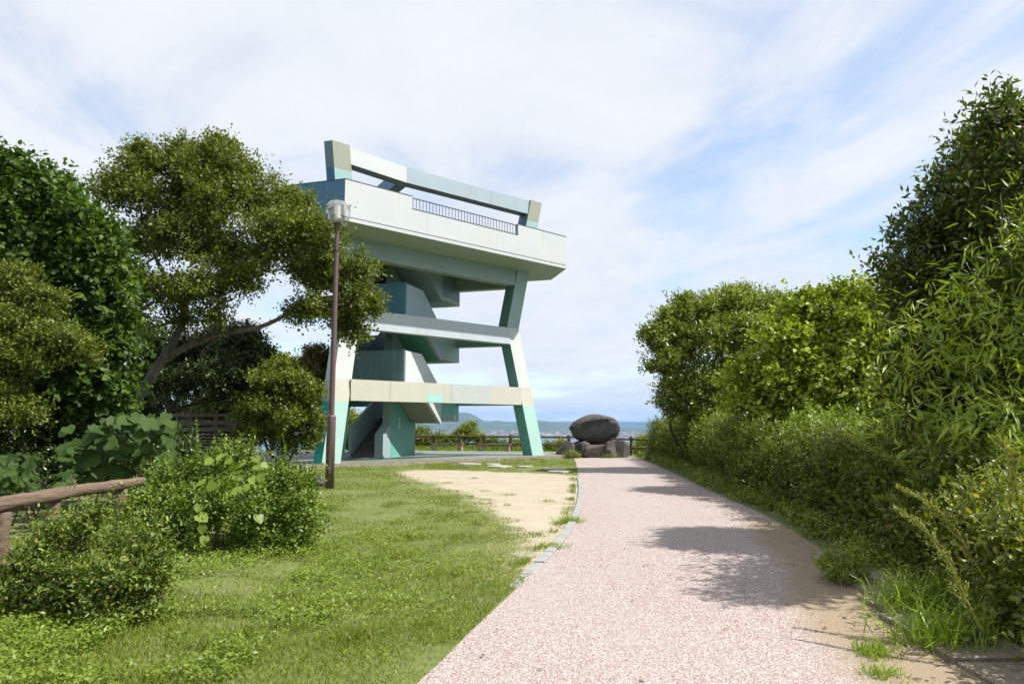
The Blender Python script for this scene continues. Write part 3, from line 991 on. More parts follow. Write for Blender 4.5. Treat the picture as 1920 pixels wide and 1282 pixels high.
# service hatch on the lower pole
a0 = -1.45
hv = [Vector((LB.x + .1135 * math.cos(a0 + da), LB.y + .1135 * math.sin(a0 + da), z)) for z in (.38, 1.30) for da in (-.35, -.12, .12, .35)]
mk('hatch', hv, [(0, 1, 5, 4), (1, 2, 6, 5), (2, 3, 7, 6)], M_lampbrown, lo_)
lathe(MB(), LB, [(.070, zj + .005), (.062, lz - .35), (.060, lz - .06), (.075, lz - .05), (.10, lz - .02), (.12, lz + .005), (0, lz + .006)], 20).build('upper_pole', M_lampbrown, lamp, smooth=True)
# bracket with a clip and cable
MB().tube([LB + Vector((.062, -.01, lz - .42)), LB + Vector((.12, -.03, lz - .45)), LB + Vector((.13, -.03, lz - .62)), LB + Vector((.06, -.02, lz - .72))], .012, 6).build('cable', M_dark, lamp)
MB().prism([(LB.x - .13, LB.y - .08), (LB.x - .05, LB.y - .09), (LB.x - .05, LB.y), (LB.x - .13, LB.y)], lz - .38, lz - .28).build('clip', simple('clip_grey', (.4, .4, .4), .4, .1, 5, 0), lamp)
MB().tube([LB + Vector((0, 0, zz_)) for zz_ in (lz - .75, lz - .70)], .072, 16).build('band', M_dark, lamp)
# faceted clear globe
def mat_clear():
    m, t, b = newmat('clear_polycarbonate')
    tr = nd(t, 'ShaderNodeBsdfTransparent'); tr.inputs['Color'].default_value = (0.97, 0.97, 0.96, 1)
    gl = nd(t, 'ShaderNodeBsdfGlossy'); gl.inputs['Roughness'].default_value = 0.06
    df = nd(t, 'ShaderNodeBsdfDiffuse'); df.inputs['Color'].default_value = (0.82, 0.80, 0.76, 1)
    fr = nd(t, 'ShaderNodeFresnel'); fr.inputs['IOR'].default_value = 1.55
    m1 = nd(t, 'ShaderNodeMixShader'); m2 = nd(t, 'ShaderNodeMixShader')
    m1.inputs[0].default_value = 0.24
    t.links.new(tr.outputs[0], m1.inputs[1]); t.links.new(df.outputs[0], m1.inputs[2])
    t.links.new(fr.outputs[0], m2.inputs[0]); t.links.new(m1.outputs[0], m2.inputs[1]); t.links.new(gl.outputs[0], m2.inputs[2])
    t.links.new(m2.outputs[0], t.nodes['Material Output'].inputs['Surface'])
    return m
GR = 0.335
gc = LB + Vector((0, 0, lz + GR * .90))
globe = lathe(MB(), gc, [(.13, -GR * .90), (GR * .62, -GR * .82), (GR * .98, -GR * .42), (GR * .98, GR * .42), (GR * .60, GR * .86), (.0, GR * .90)], 8).build('globe', mat_clear(), lamp)
ribs = MB()
for k in range(8):
    a = 2 * math.pi * k / 8
    ribs.tube([gc + Vector((r * math.cos(a), r * math.sin(a), z)) for r, z in [(GR * .62, -GR * .82), (GR * .98, -GR * .42), (GR * .98, GR * .42), (GR * .60, GR * .86)]], .003, 5)
ribs.build('globe_ribs', simple('seam_plastic', (.5, .5, .47), .3, .1, 5, 0), globe)
lathe(MB(), LB, [(0, lz + .01), (.10, lz + .01), (.098, lz + .17), (.085, lz + .20), (0, lz + .20)], 20).build('socket', simple('lamp_porcelain', (.75, .74, .70), .35, .05, 5, 0), lamp, smooth=False)
prof = [(0, lz + .20)]
for i in range(9):
    prof += [(.075, lz + .20 + i * .032), (.085, lz + .212 + i * .032), (.075, lz + .224 + i * .032)]
prof += [(0, lz + .20 + 9 * .032)]
lathe(MB(), LB, prof, 18).build('lamp_louvre', simple('lamp_white', (.72, .72, .72), .35, .05, 5, 0), lamp)

# ---- rail fences of round timber
def rail_fence(label, posts, hp, rails, rp, rr, cat='fence', mat=None, extend=(0, 0)):
    posts = [Vector(p) for p in posts]
    f = thing('rail_fence', posts[0], label, cat)
    mat = mat or M_wood
    for i, p in enumerate(posts):
        MB().tube([p + Vector((0, 0, -.3)), p + Vector((0, 0, .3)), p + Vector((0, 0, hp - .03)), p + Vector((0, 0, hp))], [rp, rp, rp, rp * .8], 10, rough=.08, seed=i).build('post', mat, f, smooth=False)
    for a, b2 in zip(posts, posts[1:]):
        for h in rails:
            MB().tube([a + Vector((0, 0, h)), a.lerp(b2, .5) + Vector((0, 0, h)), b2 + Vector((0, 0, h))], rr, 8, rough=.08, seed=int(h * 100)).build('rail', mat, f)
    return f
FZ = 0.10
def fp(px, Y, z=0.0):
    p = at(px, 800, Y); return Vector((p.x, Y, z))
rail_fence('brown two-rail timber fence behind the tower and the two benches', [fp(706, 43.0), fp(760, 42.3), fp(814, 41.6), fp(862, 41.0), fp(908, 40.4), fp(957, 39.7), fp(1011, 39.0), fp(1066, 38.2), fp(1122, 37.4)], 1.02, (.48, .90), .085, .055)
rail_fence('short brown timber fence between the carved boulder and the hedge', [fp(1130, 37.3), fp(1183, 36.6), fp(1243, 35.2)], 0.98, (.40, .82), .085, .055)
# ---- benches
def bench(label, c, ang):
    t_ = thing('park_bench', c, label, 'bench', 'plank benches by the far fence')
    d = Vector((math.cos(ang), math.sin(ang), 0)); n2 = Vector((-d.y, d.x, 0))
    for s in (-.72, .72):
        q = [c + d * (s + a) + n2 * b2 for a, b2 in ((-.13, -.15), (.13, -.15), (.13, .15), (-.13, .15))]
        MB().hexa([p + Vector((0, 0, .0)) for p in q], [p + Vector((0, 0, .36)) for p in q]).build('leg', M_benchleg, t_)
    for k in range(2):
        o = -.19 + k * .195
        q = [c + d * a + n2 * b2 for a, b2 in ((-.92, o), (.92, o), (.92, o + .18), (-.92, o + .18))]
        MB().hexa([p + Vector((0, 0, .361)) for p in q], [p + Vector((0, 0, .43)) for p in q]).build('seat_plank', M_benchtop, t_)
bench('low plank bench nearer the stair core, in front of the far fence', fp(839, 39.1, .10), R(-8))
bench('low plank bench nearer the right tower leg, in front of the far fence', fp(927, 38.4, .10), R(-8))

# ---- boulders
def boulder(name, ctr, rad, seed, mat, parent=None, sub=4, amp=.22, freq=1.2, flat=None, ridge=.35, cuts=0):
    rr_ = np.random.RandomState(seed + 100)
    cuts_l = [(Vector(d_).normalized(), float(h_)) for d_, h_ in zip(rr_.normal(size=(cuts, 3)), rr_.uniform(.45, .78, cuts))]
    bm = bmesh.new()
    bmesh.ops.create_icosphere(bm, subdivisions=sub, radius=1.0)
    off = Vector((seed * 7.3, seed * 3.1, seed * 1.7))
    for v in bm.verts:
        n = v.co.normalized()
        h = mnoise.fractal(n * freq + off, 0.7, 2.2, 5)
        rd = abs(mnoise.noise(n * freq * 1.7 + off)) * ridge
        v.co = n * (1 + amp * h - amp * rd)
        v.co += n * 0.02 * mnoise.noise(n * 14 + off)
        v.co = Vector((v.co.x * rad[0], v.co.y * rad[1], v.co.z * rad[2]))
        if cuts:
            u_ = Vector((v.co.x / rad[0], v.co.y / rad[1], v.co.z / rad[2]))
            for cd, ch in cuts_l:
                e_ = u_.dot(cd) - ch
                if e_ > 0:
                    u_ -= cd * e_ * .9
            v.co = Vector((u_.x * rad[0], u_.y * rad[1], u_.z * rad[2]))
        if flat:
            flat(v)
        v.co += Vector(ctr)
    V = [v.co.copy() for v in bm.verts]; F = [tuple(x.index for x in f.verts) for f in bm.faces]
    bm.free()
    return V, F
def mat_rock(name, a, b2, c3):
    m, t, b = newmat(name)
    n1 = nz(t, 1.6, 8, .65); n2 = nz(t, 12, 8, .7); n3 = nz(t, 3.5, 6, .6, loc=(3, 3, 3))
    c = mixc(t, rng(t, n1, .32, .68), a, b2)
    c = mixc(t, rng(t, n3, .56, .68, 0, .7), c, c3)
    c = mixc(t, rng(t, n2, .5, .8, 0, .6), c, tuple(x * .45 for x in a))
    t.links.new(c, b.inputs['Base Color']); b.inputs['Roughness'].default_value = .9
    bump(t, b, n2, 1.0, .12)
    return m
M_rock = mat_rock('granite_grey', (0.055, 0.050, 0.045), (0.12, 0.11, 0.098), (0.19, 0.17, 0.145))
M_rock2 = mat_rock('granite_rose', (0.085, 0.070, 0.060), (0.19, 0.16, 0.14), (0.05, 0.042, 0.038))
MY = 34.6
mc = at(1116, 803, MY)
mon = thing('carved_boulder', (mc.x, MY, .6), 'big dark carved memorial boulder resting on a heap of smaller rocks', 'monument')
def flatten(v):
    if v.co.y < -.52:
        v.co.y = -.52 - (abs(v.co.y) - .52) * .08
V, F = boulder('stone', mc, (1.27, .80, .70), 4, M_rock, sub=5, amp=.10, freq=1.1, flat=flatten, ridge=.15)
mx = [v.x - mc.x for v in V]
for v in V:     # lopsided: high shoulder right of centre, low tapering left side
    fx = (v.x - mc.x) / 1.27
    if v.z > mc.z:
        v.z = mc.z + (v.z - mc.z) * (1.0 - .24 * max(0, -fx) + .05 * fx)
    v.z -= .10 * max(0, -fx - .5)
def mat_plate():
    m, t, b = newmat('polished_inscription_face')
    st_ = nz(t, 14, 5, .7, (1, 1, .16)); bl = nz(t, 2.5, 6, .6)
    c = mixc(t, rng(t, bl, .3, .7), (.020, .023, .024), (.048, .048, .045))
    c = mixc(t, rng(t, st_, .60, .74, 0, .6), c, (.15, .15, .14))
    t.links.new(c, b.inputs['Base Color']); b.inputs['Roughness'].default_value = .55
    return m
out_ = [(-.80, -.34), (-.84, -.04), (-.74, .16), (-.45, .30), (0, .37), (.45, .44), (.80, .36), (1.06, .08), (1.04, -.26), (.72, -.48), (0, -.54), (-.55, -.52)]
out_ = [(p.x, p.y) for p in spline([(a, b2, 0) for a, b2 in out_] + [(out_[0][0], out_[0][1], 0)], 4)[:-1]]
vx = np.array([v.x - mc.x for v in V]); vz = np.array([v.z - mc.z for v in V]); vy = np.array([v.y - mc.y for v in V])
inside = pip(vx, vz, out_) & (vy < -.2)
for i in np.nonzero(inside)[0]:
    V[i].y += .045
# crack over the crown of the stone
for v in V:
    e_ = abs((v.x - mc.x) - .10 - .05 * (v.z - mc.z))
    if v.z > mc.z + .25 and e_ < .05:
        v.z -= .05 * (1 - e_ / .05); v.y += .03
Ff = [f for f in F if all(inside[i] for i in f)]
Fs = [f for f in F if not all(inside[i] for i in f)]
mk('stone', V, Fs, M_rock, mon, smooth=True)
ids = sorted({i for f in Ff for i in f}); mp_ = {i: k for k, i in enumerate(ids)}
mk('inscription_face', [V[i] + Vector((0, .001, 0)) for i in ids], [tuple(mp_[i] for i in f) for f in Ff], mat_plate(), mon, smooth=True)
rocks = [((1069, 838), 34.2, (.52, .45, .52), 1, 'rounded pale rock at the left end under the carved boulder'),
         ((1092, 842), 34.1, (.46, .42, .52), 2, 'squat dark rock second from the left under the carved boulder'),
         ((1114, 845), 33.9, (.60, .45, .44), 3, 'low broad rock in the middle under the carved boulder'),
         ((1141, 842), 34.0, (.50, .45, .56), 5, 'tall angular rock right of the middle under the carved boulder'),
         ((1163, 843), 34.1, (.60, .50, .58), 6, 'sloping brownish rock at the right end under the carved boulder'),
         ((1116, 838), 35.2, (1.35, .55, .62), 8, 'long rock at the back carrying the carved boulder')]
for (px, py), Y, rad, sd, lab in rocks:
    c0 = at(px, py, Y)
    c0.z = rad[2] * .62
    V, F = boulder('rock', c0, tuple(q * 1.3 for q in rad), sd, M_rock2, sub=4, amp=.16, freq=1.4, cuts=15, ridge=.6)
    ro = mk('base_rock', V, F, M_rock2 if sd % 2 else M_rock, smooth=False, origin=(c0.x, c0.y, 0))
    tag(ro, lab, 'rock', 'rocks under the carved boulder')
c0 = at(598, 895, 18.4); c0.z = .12
V, F = boulder('rock', c0, (.20, .17, .19), 9, M_rock2, sub=3, amp=.35)
tag(mk('rock', V, F, M_rock2, smooth=True, origin=(c0.x, c0.y, 0)), 'small brown rock lying at the foot of the lamp post', 'rock')

# ---- stepping stones sunk in the grass by the platform
M_step = simple('stepping_stone', (0.38, 0.36, 0.31), .9, .18, 9, .3, .01)
ss = [(880, 871, .42, .22, 'leftmost pale stepping stone in the grass below the platform edge'), (925, 871.5, .34, .20, 'pale stepping stone second from the left, near the platform edge'), (935, 875.5, .46, .26, 'wide pale stepping stone under the second one from the left'), (985, 876, .30, .17, 'small pale stepping stone in the middle of the grass strip'), (1040, 880.5, .48, .27, 'large pale stepping stone near the path, second from the right'), (1051, 885.5, .38, .22, 'rightmost pale stepping stone beside the path kerb')]
for i, (px, py, a, b2, lab) in enumerate(ss):
    c0 = gp(px, py)
    rnd = random.Random(i)
    n = 9
    pl = [(c0.x + a * math.cos(2 * math.pi * k / n) * rnd.uniform(.8, 1.15), c0.y + b2 * 2.0 * math.sin(2 * math.pi * k / n) * rnd.uniform(.8, 1.15)) for k in range(n)]
    o = MB().prism(pl, -.04, .05).build('stepping_stone', M_step, origin=(c0.x, c0.y, 0))
    tag(o, lab, 'stepping stone', 'stepping stones by the platform')

# ---- concrete paving slabs at the right edge of the path
M_pav = simple('edge_slab_concrete', (0.21, 0.175, 0.13), .92, .3, 7, .4, .01)
pav = bpy.data.objects.new('paving_strip', None); C.objects.link(pav); pav['kind'] = 'structure'; BASE['paving_strip'] = Vector((0, 0, 0))
y = 3.0
for i in range(8):
    h = .56 + .1 * random.Random(i).random()
    x0 = float(np.interp(y + h / 2, [p.y for p in PRs], [p.x for p in PRs])) - .02
    rnd = random.Random(i + 40)
    q = [(x0, y + .01), (x0 + .62, y + .03), (x0 + .62 + .05 * rnd.random(), y + h - .012), (x0 + .02, y + h - .02)]
    MB().prism(q, -.04, .034 + .02 * rnd.random()).build('slab', M_pav, pav)
    y += h

# ---- log handrail in the left foreground
lr = thing('log_railing', (-6.1, 8.1, 0), 'rough bark-brown log handrail in the left foreground', 'railing')
rp_ = spline([at(-140, 990, 7.2), at(-10, 948, 7.95), at(70, 933, 8.6), at(140, 920, 9.25), at(205, 912, 9.9), at(268, 901, 10.6)], 5)
mb = MB().tube(rp_, lerp_list([.105, .088, .080, .086, .080, .078, .060], len(rp_)), 14, rough=.20, seed=5)
mb.build('handrail', M_log, lr, smooth=True)
for px, Y, ytop in ((8, 8.05, 960), (103, 8.95, 935), (230, 10.2, 915)):
    tpnt = at(px, ytop, Y)
    MB().tube([Vector((tpnt.x + .05, tpnt.y, -.2)), Vector((tpnt.x + .02, tpnt.y, .12)), Vector((tpnt.x - .01, tpnt.y, .4)), tpnt], [.105, .09, .075, .07], 12, rough=.22, seed=px).build('post', M_log, lr, smooth=True)
MB().tube([at(150, 917, 9.3), at(140, 907, 9.28), at(130, 890, 9.25)], [.028, .02, .006], 6).build('branch_stub', M_log, lr)

# ---- grey timber fence and slatted bench below the trees at the left
fy = 26.6
def g2(px, py, Y):
    return at(px, py, Y)
tf = thing('timber_railing', Vector((at(430, 800, fy).x, fy, 0)), 'grey three-rail timber railing under the dark trees at the left', 'railing')
for px in (358, 407, 452):
    a = g2(px, 770, fy); 
    MB().prism([(a.x - .07, fy - .07), (a.x + .07, fy - .07), (a.x + .07, fy + .07), (a.x - .07, fy + .07)], -.2, a.z + .02).build('post', M_greywood, tf)
for y_, hh in ((775, .10), (788, .15), (801, .13)):
    a, b2 = g2(325, y_ + 1, fy - .1), g2(486, y_ - 1, fy - .1)
    MB().prism([(a.x, fy - .13), (b2.x, fy - .13), (b2.x, fy - .075), (a.x, fy - .075)], a.z - hh, a.z + hh * .2).build('rail', M_greywood, tf)
tb = thing('slatted_bench', Vector((at(400, 830, 25.3).x, 25.3, 0)), 'dark slatted timber bench in front of the grey railing', 'bench')
a, b2 = g2(322, 812, 25.3), g2(485, 812, 25.3)
for i in range(5):
    z = a.z - .02 - i * .105; yy = 25.3 - i * .10
    MB().prism([(a.x, yy - .10), (b2.x, yy - .10), (b2.x, yy), (a.x, yy)], z - .05, z).build('slat', M_greywood, tb)
for px in (335, 403, 472):
    q = g2(px, 812, 25.3)
    MB().hexa([Vector((q.x - .05, 24.75, 0)), Vector((q.x + .05, 24.75, 0)), Vector((q.x + .05, 25.4, 0)), Vector((q.x - .05, 25.4, 0))], [Vector((q.x - .05, 25.22, a.z - .12)), Vector((q.x + .05, 25.22, a.z - .12)), Vector((q.x + .05, 25.4, a.z - .075)), Vector((q.x - .05, 25.4, a.z - .075))]).build('leg', M_greywood, tb)

# ================================================================ VEGETATION
L_olive = leafmat('leaf_olive', (0.056, 0.081, 0.016), (0.118, 0.155, 0.025), (0.218, 0.252, 0.045), .30, .48, gloss=.35)
L_vine = leafmat('leaf_vine', (0.026, 0.055, 0.012), (0.058, 0.112, 0.018), (0.125, 0.200, 0.030), .32, .55, gloss=.25)
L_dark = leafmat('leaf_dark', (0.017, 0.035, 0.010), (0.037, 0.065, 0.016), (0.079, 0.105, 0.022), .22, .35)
L_mid = leafmat('leaf_mid', (0.085, 0.129, 0.024), (0.177, 0.233, 0.035), (0.318, 0.365, 0.052), .32, .42)
L_yellow = leafmat('leaf_yellowgreen', (0.070, 0.098, 0.014), (0.125, 0.165, 0.020), (0.225, 0.255, 0.030), .35, .42)
L_bamboo = leafmat('leaf_bamboo', (0.105, 0.171, 0.017), (0.230, 0.323, 0.030), (0.404, 0.481, 0.051), .28, .42)
L_bush = leafmat('leaf_bush', (0.049, 0.098, 0.013), (0.111, 0.189, 0.021), (0.247, 0.338, 0.039), .24, .42, gloss=.4, spot=(0.34, 0.30, 0.04))
L_bush2 = leafmat('leaf_bush_dull', (0.054, 0.095, 0.019), (0.115, 0.176, 0.030), (0.236, 0.304, 0.061), .24, .45, gloss=.35, spot=(0.36, 0.24, 0.05))
L_hedge = leafmat('leaf_hedge', (0.048, 0.074, 0.014), (0.094, 0.138, 0.024), (0.186, 0.234, 0.038), .28, .55, gloss=.25, spot=(0.16, 0.10, 0.03))
L_big = leafmat('leaf_big', (0.026, 0.056, 0.016), (0.040, 0.078, 0.022), (0.058, 0.101, 0.029), .28, .6, gloss=.15)
L_grass = leafmat('grass_blade', (0.107, 0.156, 0.022), (0.169, 0.230, 0.032), (0.270, 0.318, 0.051), .35, .5, spot=(0.36, 0.29, 0.12))
L_weed = leafmat('weed_leaf', (0.107, 0.168, 0.022), (0.163, 0.241, 0.030), (0.242, 0.318, 0.051), .38, .45)
L_tallgrass = leafmat('tall_grass', (0.130, 0.228, 0.028), (0.223, 0.341, 0.039), (0.371, 0.473, 0.079), .4, .4)
L_spike = leafmat('weed_spike', (0.163, 0.198, 0.040), (0.233, 0.264, 0.054), (0.326, 0.330, 0.079), .35, .5)
M_bark = simple('grey_bark', (0.085, 0.068, 0.052), .9, .45, 5, .8, .03, (1, 1, .35), (0.17, 0.145, 0.115))
M_darkbark = simple('dark_bark', (0.035, 0.028, 0.022), .9, .4, 6, .8, .03, (1, 1, .35))
M_twig = simple('twig', (0.10, 0.07, 0.045), .85, .3, 20, 0)

def limb(mb, pts, r0, r1, seg=9, n=5, seed=0):
    p = spline(pts, n)
    rr = [r0 + (r1 - r0) * (i / (len(p) - 1)) ** .8 for i in range(len(p))]
    mb.tube(p, rr, seg, rough=.10, seed=seed)
    return p
def reach(mb, src, clumps, rs, r0=.05, per=2):
    """branches from points on the limbs out into each clump"""
    src = [Vector(s) for s in src]
    for i, c in enumerate(clumps):
        for k in range(per):
            tgt = Vector(c[:3]) + Vector(rs.normal(size=3)) * c[3] * .45
            s = min(src, key=lambda q: (q - tgt).length + rs.rand() * .6)
            md = s.lerp(tgt, .5) + Vector(rs.normal(size=3)) * .12 + Vector((0, 0, -.08))
            limb(mb, [s, md, tgt], r0, r0 * .2, 5, 3, seed=i)
def tree(name, base, label, cat, clumps, limbs, mat, bark, dens, L, seed, ratio=.55, shape='dia', group=None, per=12, shell=.5, twig=(.22, .5), up=.35, branch=.05, trunk_name='trunk', zmin=.05, droop=0.0, W=None, nb=2):
    rs = np.random.RandomState(seed)
    t_ = thing(name, base, label, cat, group)
    mb, src = MB(), []
    for i, (pts, r0, r1) in enumerate(limbs):
        src += limb(mb, pts, r0, r1, 10, 6, seed=seed + i)
    if limbs:
        n0 = max(1, len(src) // 5)
        reach(mb, src[n0:], clumps, rs, branch, nb)
        mb.build(trunk_name, bark, t_, smooth=True)
    P, A, Nn, sz = sprigs(subdivide(clumps, rs), dens, rs, L, twig, per, shell, up=up, zmin=zmin, droop=droop)
    P2, A2, N2, s2 = sprigs([c for c in clumps if rs.rand() < .8], dens * .045, rs, L, (twig[1] * .9, twig[1] * 1.7), per + 5, .85, up=.55, zmin=zmin)
    P, A, Nn, sz = np.concatenate([P, P2]), np.concatenate([A, A2]), np.concatenate([Nn, N2]), np.concatenate([sz, s2 * .9])
    leaves('crown' if cat == 'tree' else 'foliage', t_, P, A, Nn, sz, sz * ratio, shape, mat)
    return t_, (P, A, Nn, sz)

# ---------------------------------------------------------------- left side trees
# leaning tree whose crown reaches across to the lamp
TY = 19.0
t1_cl = [cl(*q) for q in [
    (262, 318, 19.0, .75), (330, 305, 19.6, .80), (400, 308, 18.6, .85), (440, 325, 19.4, .7), (235, 372, 18.4, .85), (325, 378, 19.8, 1.0), (415, 385, 18.3, 1.0), (497, 372, 19.5, .85),
    (557, 408, 19.0, .80), (598, 452, 18.6, .80), (640, 505, 19.3, .75), (520, 452, 18.1, .95), (440, 470, 20.0, 1.0), (345, 462, 18.0, .85), (268, 452, 19.5, .80), (580, 515, 19.6, .75),
    (665, 560, 18.8, .62), (693, 572, 19.2, .40), (645, 608, 19.4, .50), (600, 582, 18.6, .52), (232, 520, 18.2, .62), (300, 545, 17.8, .70), (375, 548, 17.7, .65), (455, 535, 18.0, .60), (400, 588, 17.9, .42), (230, 590, 18.0, .5), (670, 510, 19.0, .5),
    (560, 590, 19.0, .42), (262, 285, 19.0, .34), (420, 282, 19.2, .38), (215, 350, 18.6, .35), (340, 600, 18.3, .4), (660, 625, 19.0, .36)]]
P0 = Vector((at(238, 780, 18.2).x, 18.2, 0))
fork = at(303, 677, 18.4)
tree('leaning_tree', P0, 'leaning grey-trunked tree whose olive crown reaches behind the lamp post', 'tree', t1_cl, [
    ([P0 + Vector((-.15, 0, -.1)), at(238, 775, 18.2), at(268, 730, 18.3), fork, at(338, 615, 18.5), at(352, 560, 18.8), at(395, 470, 19.0), at(420, 370, 19.0)], .20, .04),
    ([fork, at(345, 652, 18.4), at(410, 627, 18.5), at(490, 612, 18.7), at(560, 578, 18.9), at(615, 556, 19.0), at(680, 562, 19.0)], .12, .02),
    ([at(348, 580, 18.7), at(310, 520, 18.9), at(275, 440, 19.0), at(255, 350, 19.0)], .09, .02),
    ([at(352, 560, 18.8), at(440, 500, 18.8), at(520, 440, 18.8), at(580, 420, 18.8)], .08, .02)],
    L_olive, M_bark, 175, .095, 21, .58, per=11, shell=.42, twig=(.25, .6), branch=.035)

# tall mass smothered in vine at the left edge
t0_cl = [cl(*q) for q in [(-90, 330, 15, 1.2), (5, 345, 14.6, .85), (75, 382, 14.6, .85), (135, 432, 14.4, .80), (190, 478, 14.3, .62), (-60, 470, 14.0, 1.3), (60, 480, 14.3, 1.05), (150, 540, 14.2, .90), (205, 560, 14.2, .55),
    (-40, 620, 14, 1.3), (70, 610, 14.2, 1.15), (165, 640, 14.2, .85), (215, 650, 14.3, .45), (205, 715, 14.2, .50), (50, 730, 14.2, 1.2), (150, 740, 14.2, .85), (-60, 760, 13.8, 1.2), (90, 800, 14.3, .9), (200, 790, 14.4, .6)]]
b0 = Vector((at(40, 800, 14.8).x, 14.8, 0))
vt, vd = tree('vine_covered_tree', b0, 'tall tree at the left edge smothered in broad-leaved vine', 'tree', t0_cl, [
    ([b0, at(45, 640, 14.8), at(20, 480, 14.8), at(0, 380, 14.8)], .22, .06), ([at(45, 640, 14.8), at(110, 540, 14.6), at(150, 470, 14.5)], .12, .03)],
    L_vine, M_darkbark, 95, .118, 31, .85, 'oval', per=9, shell=.60, twig=(.25, .55), up=.1, branch=.04)
# the most exposed vine leaves, one by one
def showy(parent, data, n, me, L0, rs, cond=None, lift=.05, k=1.0):
    P, A, Nn, sz = data
    cam_d = nrmz(np.array([0, 0, EYE]) - P)
    score = P[:, 2] * .02 + (P * cam_d).sum(1) * .35 + rs.rand(len(P)) * .9
    if cond is not None:
        score = np.where(cond(P), score, -1e9)
    idx = np.argsort(-score)[:n]
    nn = nrmz(Nn[idx] * .6 + cam_d[idx] * .55 + np.array([.35, 0, .5]))
    leaf_objects(parent, P[idx] + cam_d[idx] * lift, A[idx] * np.array([1, 1, .4]) + np.array([0, 0, -.45]), nn, sz[idx] * k, me, L0)
me_vine = leaf_mats_mesh('heart', .15, .15, L_vine)
showy(vt, vd, 240, me_vine, .15, np.random.RandomState(1), lambda P: P[:, 0] / P[:, 1] > -.74, k=1.1)

# thin-leaved boughs hanging in at the left edge
bo_cl = [cl(*q) for q in [(-40, 585, 12.6, .7, .7, .32), (40, 600, 12.6, .62, .6, .26), (110, 640, 12.5, .50, .5, .22), (155, 665, 12.6, .34, .4, .18), (15, 650, 12.4, .62, .6, .30), (75, 668, 12.4, .45, .5, .22), (-30, 745, 12.2, .6, .6, .26), (40, 775, 12.2, .42, .4, .18), (20, 520, 12.9, .45, .5, .2), (80, 555, 12.9, .4, .4, .18)]]
b1 = Vector((-10.6, 12.4, 0))
tree('slender_tree', b1, 'slender tree reaching in from the left edge with pale fine-leaved boughs', 'tree', bo_cl, [
    ([b1, b1 + Vector((.2, 0, 2.2)), at(-60, 560, 12.6)], .12, .05), ([b1 + Vector((.1, 0, 1.6)), at(-40, 690, 12.5), at(60, 660, 12.5), at(150, 662, 12.5)], .05, .012), ([b1 + Vector((.1, 0, 1.2)), at(-60, 770, 12.2), at(50, 775, 12.2)], .04, .01)],
    L_olive, M_bark, 430, .062, 41, .55, per=12, shell=.3, twig=(.15, .38), branch=.012)

# dark spreading tree behind the log rail and timber railing
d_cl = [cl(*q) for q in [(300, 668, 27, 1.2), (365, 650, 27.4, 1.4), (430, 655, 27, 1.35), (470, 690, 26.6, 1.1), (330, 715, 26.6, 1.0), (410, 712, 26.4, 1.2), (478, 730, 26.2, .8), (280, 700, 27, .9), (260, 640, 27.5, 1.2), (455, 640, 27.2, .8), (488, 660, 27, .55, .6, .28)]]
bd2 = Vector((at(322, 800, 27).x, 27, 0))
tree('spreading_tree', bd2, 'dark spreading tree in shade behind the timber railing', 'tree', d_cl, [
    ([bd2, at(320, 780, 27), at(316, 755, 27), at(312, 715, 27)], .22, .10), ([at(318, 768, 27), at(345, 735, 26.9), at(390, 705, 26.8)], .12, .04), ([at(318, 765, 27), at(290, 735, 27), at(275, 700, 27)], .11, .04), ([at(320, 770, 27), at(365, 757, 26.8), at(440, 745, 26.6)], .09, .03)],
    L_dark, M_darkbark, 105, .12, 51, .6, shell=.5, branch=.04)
y_cl = [cl(*q) for q in [(505, 725, 25.6, .8), (545, 728, 25.4, .85), (575, 745, 25.3, .6), (500, 765, 25.3, .8), (545, 775, 25.2, .85), (580, 790, 25.3, .55), (520, 700, 25.8, .5), (470, 770, 25.5, .6), (480, 805, 25.4, .6), (535, 815, 25.3, .7), (580, 825, 25.4, .4)]]
by_ = Vector((at(530, 850, 25.6).x, 25.6, 0))
tree('round_bush', by_, 'dense round yellow-green bush left of the tower leg', 'bush', y_cl, [([by_, by_ + Vector((0, 0, 1.0)), at(530, 750, 25.5)], .10, .04), ([by_, by_ + Vector((.5, 0, .8)), at(570, 780, 25.4)], .07, .03), ([by_, by_ + Vector((-.6, 0, .8)), at(490, 780, 25.4)], .07, .03)],
     L_yellow, M_darkbark, 190, .10, 61, .6, shell=.45, branch=.02)
s_cl = [cl(*q) for q in [(575, 690, 35, .75), (600, 672, 35, .8), (605, 705, 35, .8), (585, 722, 34.6, .8), (560, 705, 34.6, .5), (620, 740, 34.8, .9)]]
bs_ = Vector((at(600, 850, 35.2).x, 35.2, 0))
tree('small_tree', bs_, 'small brownish-leaved tree peeking out behind the left tower leg', 'tree', s_cl, [([bs_, bs_ + Vector((0, 0, 1.8)), at(598, 700, 35)], .12, .05)], leafmat('leaf_brownish', (0.093, 0.079, 0.024), (0.167, 0.149, 0.035), (0.260, 0.228, 0.047), .3), M_darkbark, 130, .14, 71, .6, branch=.03)
h_cl = [cl(*q) for q in [(500, 690, 44, 1.3), (530, 695, 44, 1.2), (555, 708, 44, 1.0), (480, 710, 44, 1.3), (520, 725, 44, 1.5), (470, 740, 44, 1.5), (560, 740, 43.5, 1.3)]]
bh_ = Vector((at(510, 850, 44).x, 44, -.3))
tree('flat_topped_tree', bh_, 'flat-topped green tree on the slope beyond the yellow-green bush', 'tree', h_cl, [([bh_, bh_ + Vector((0, 0, 2)), at(515, 730, 44)], .16, .06)], L_mid, M_darkbark, 85, .15, 81, .6, branch=.05)
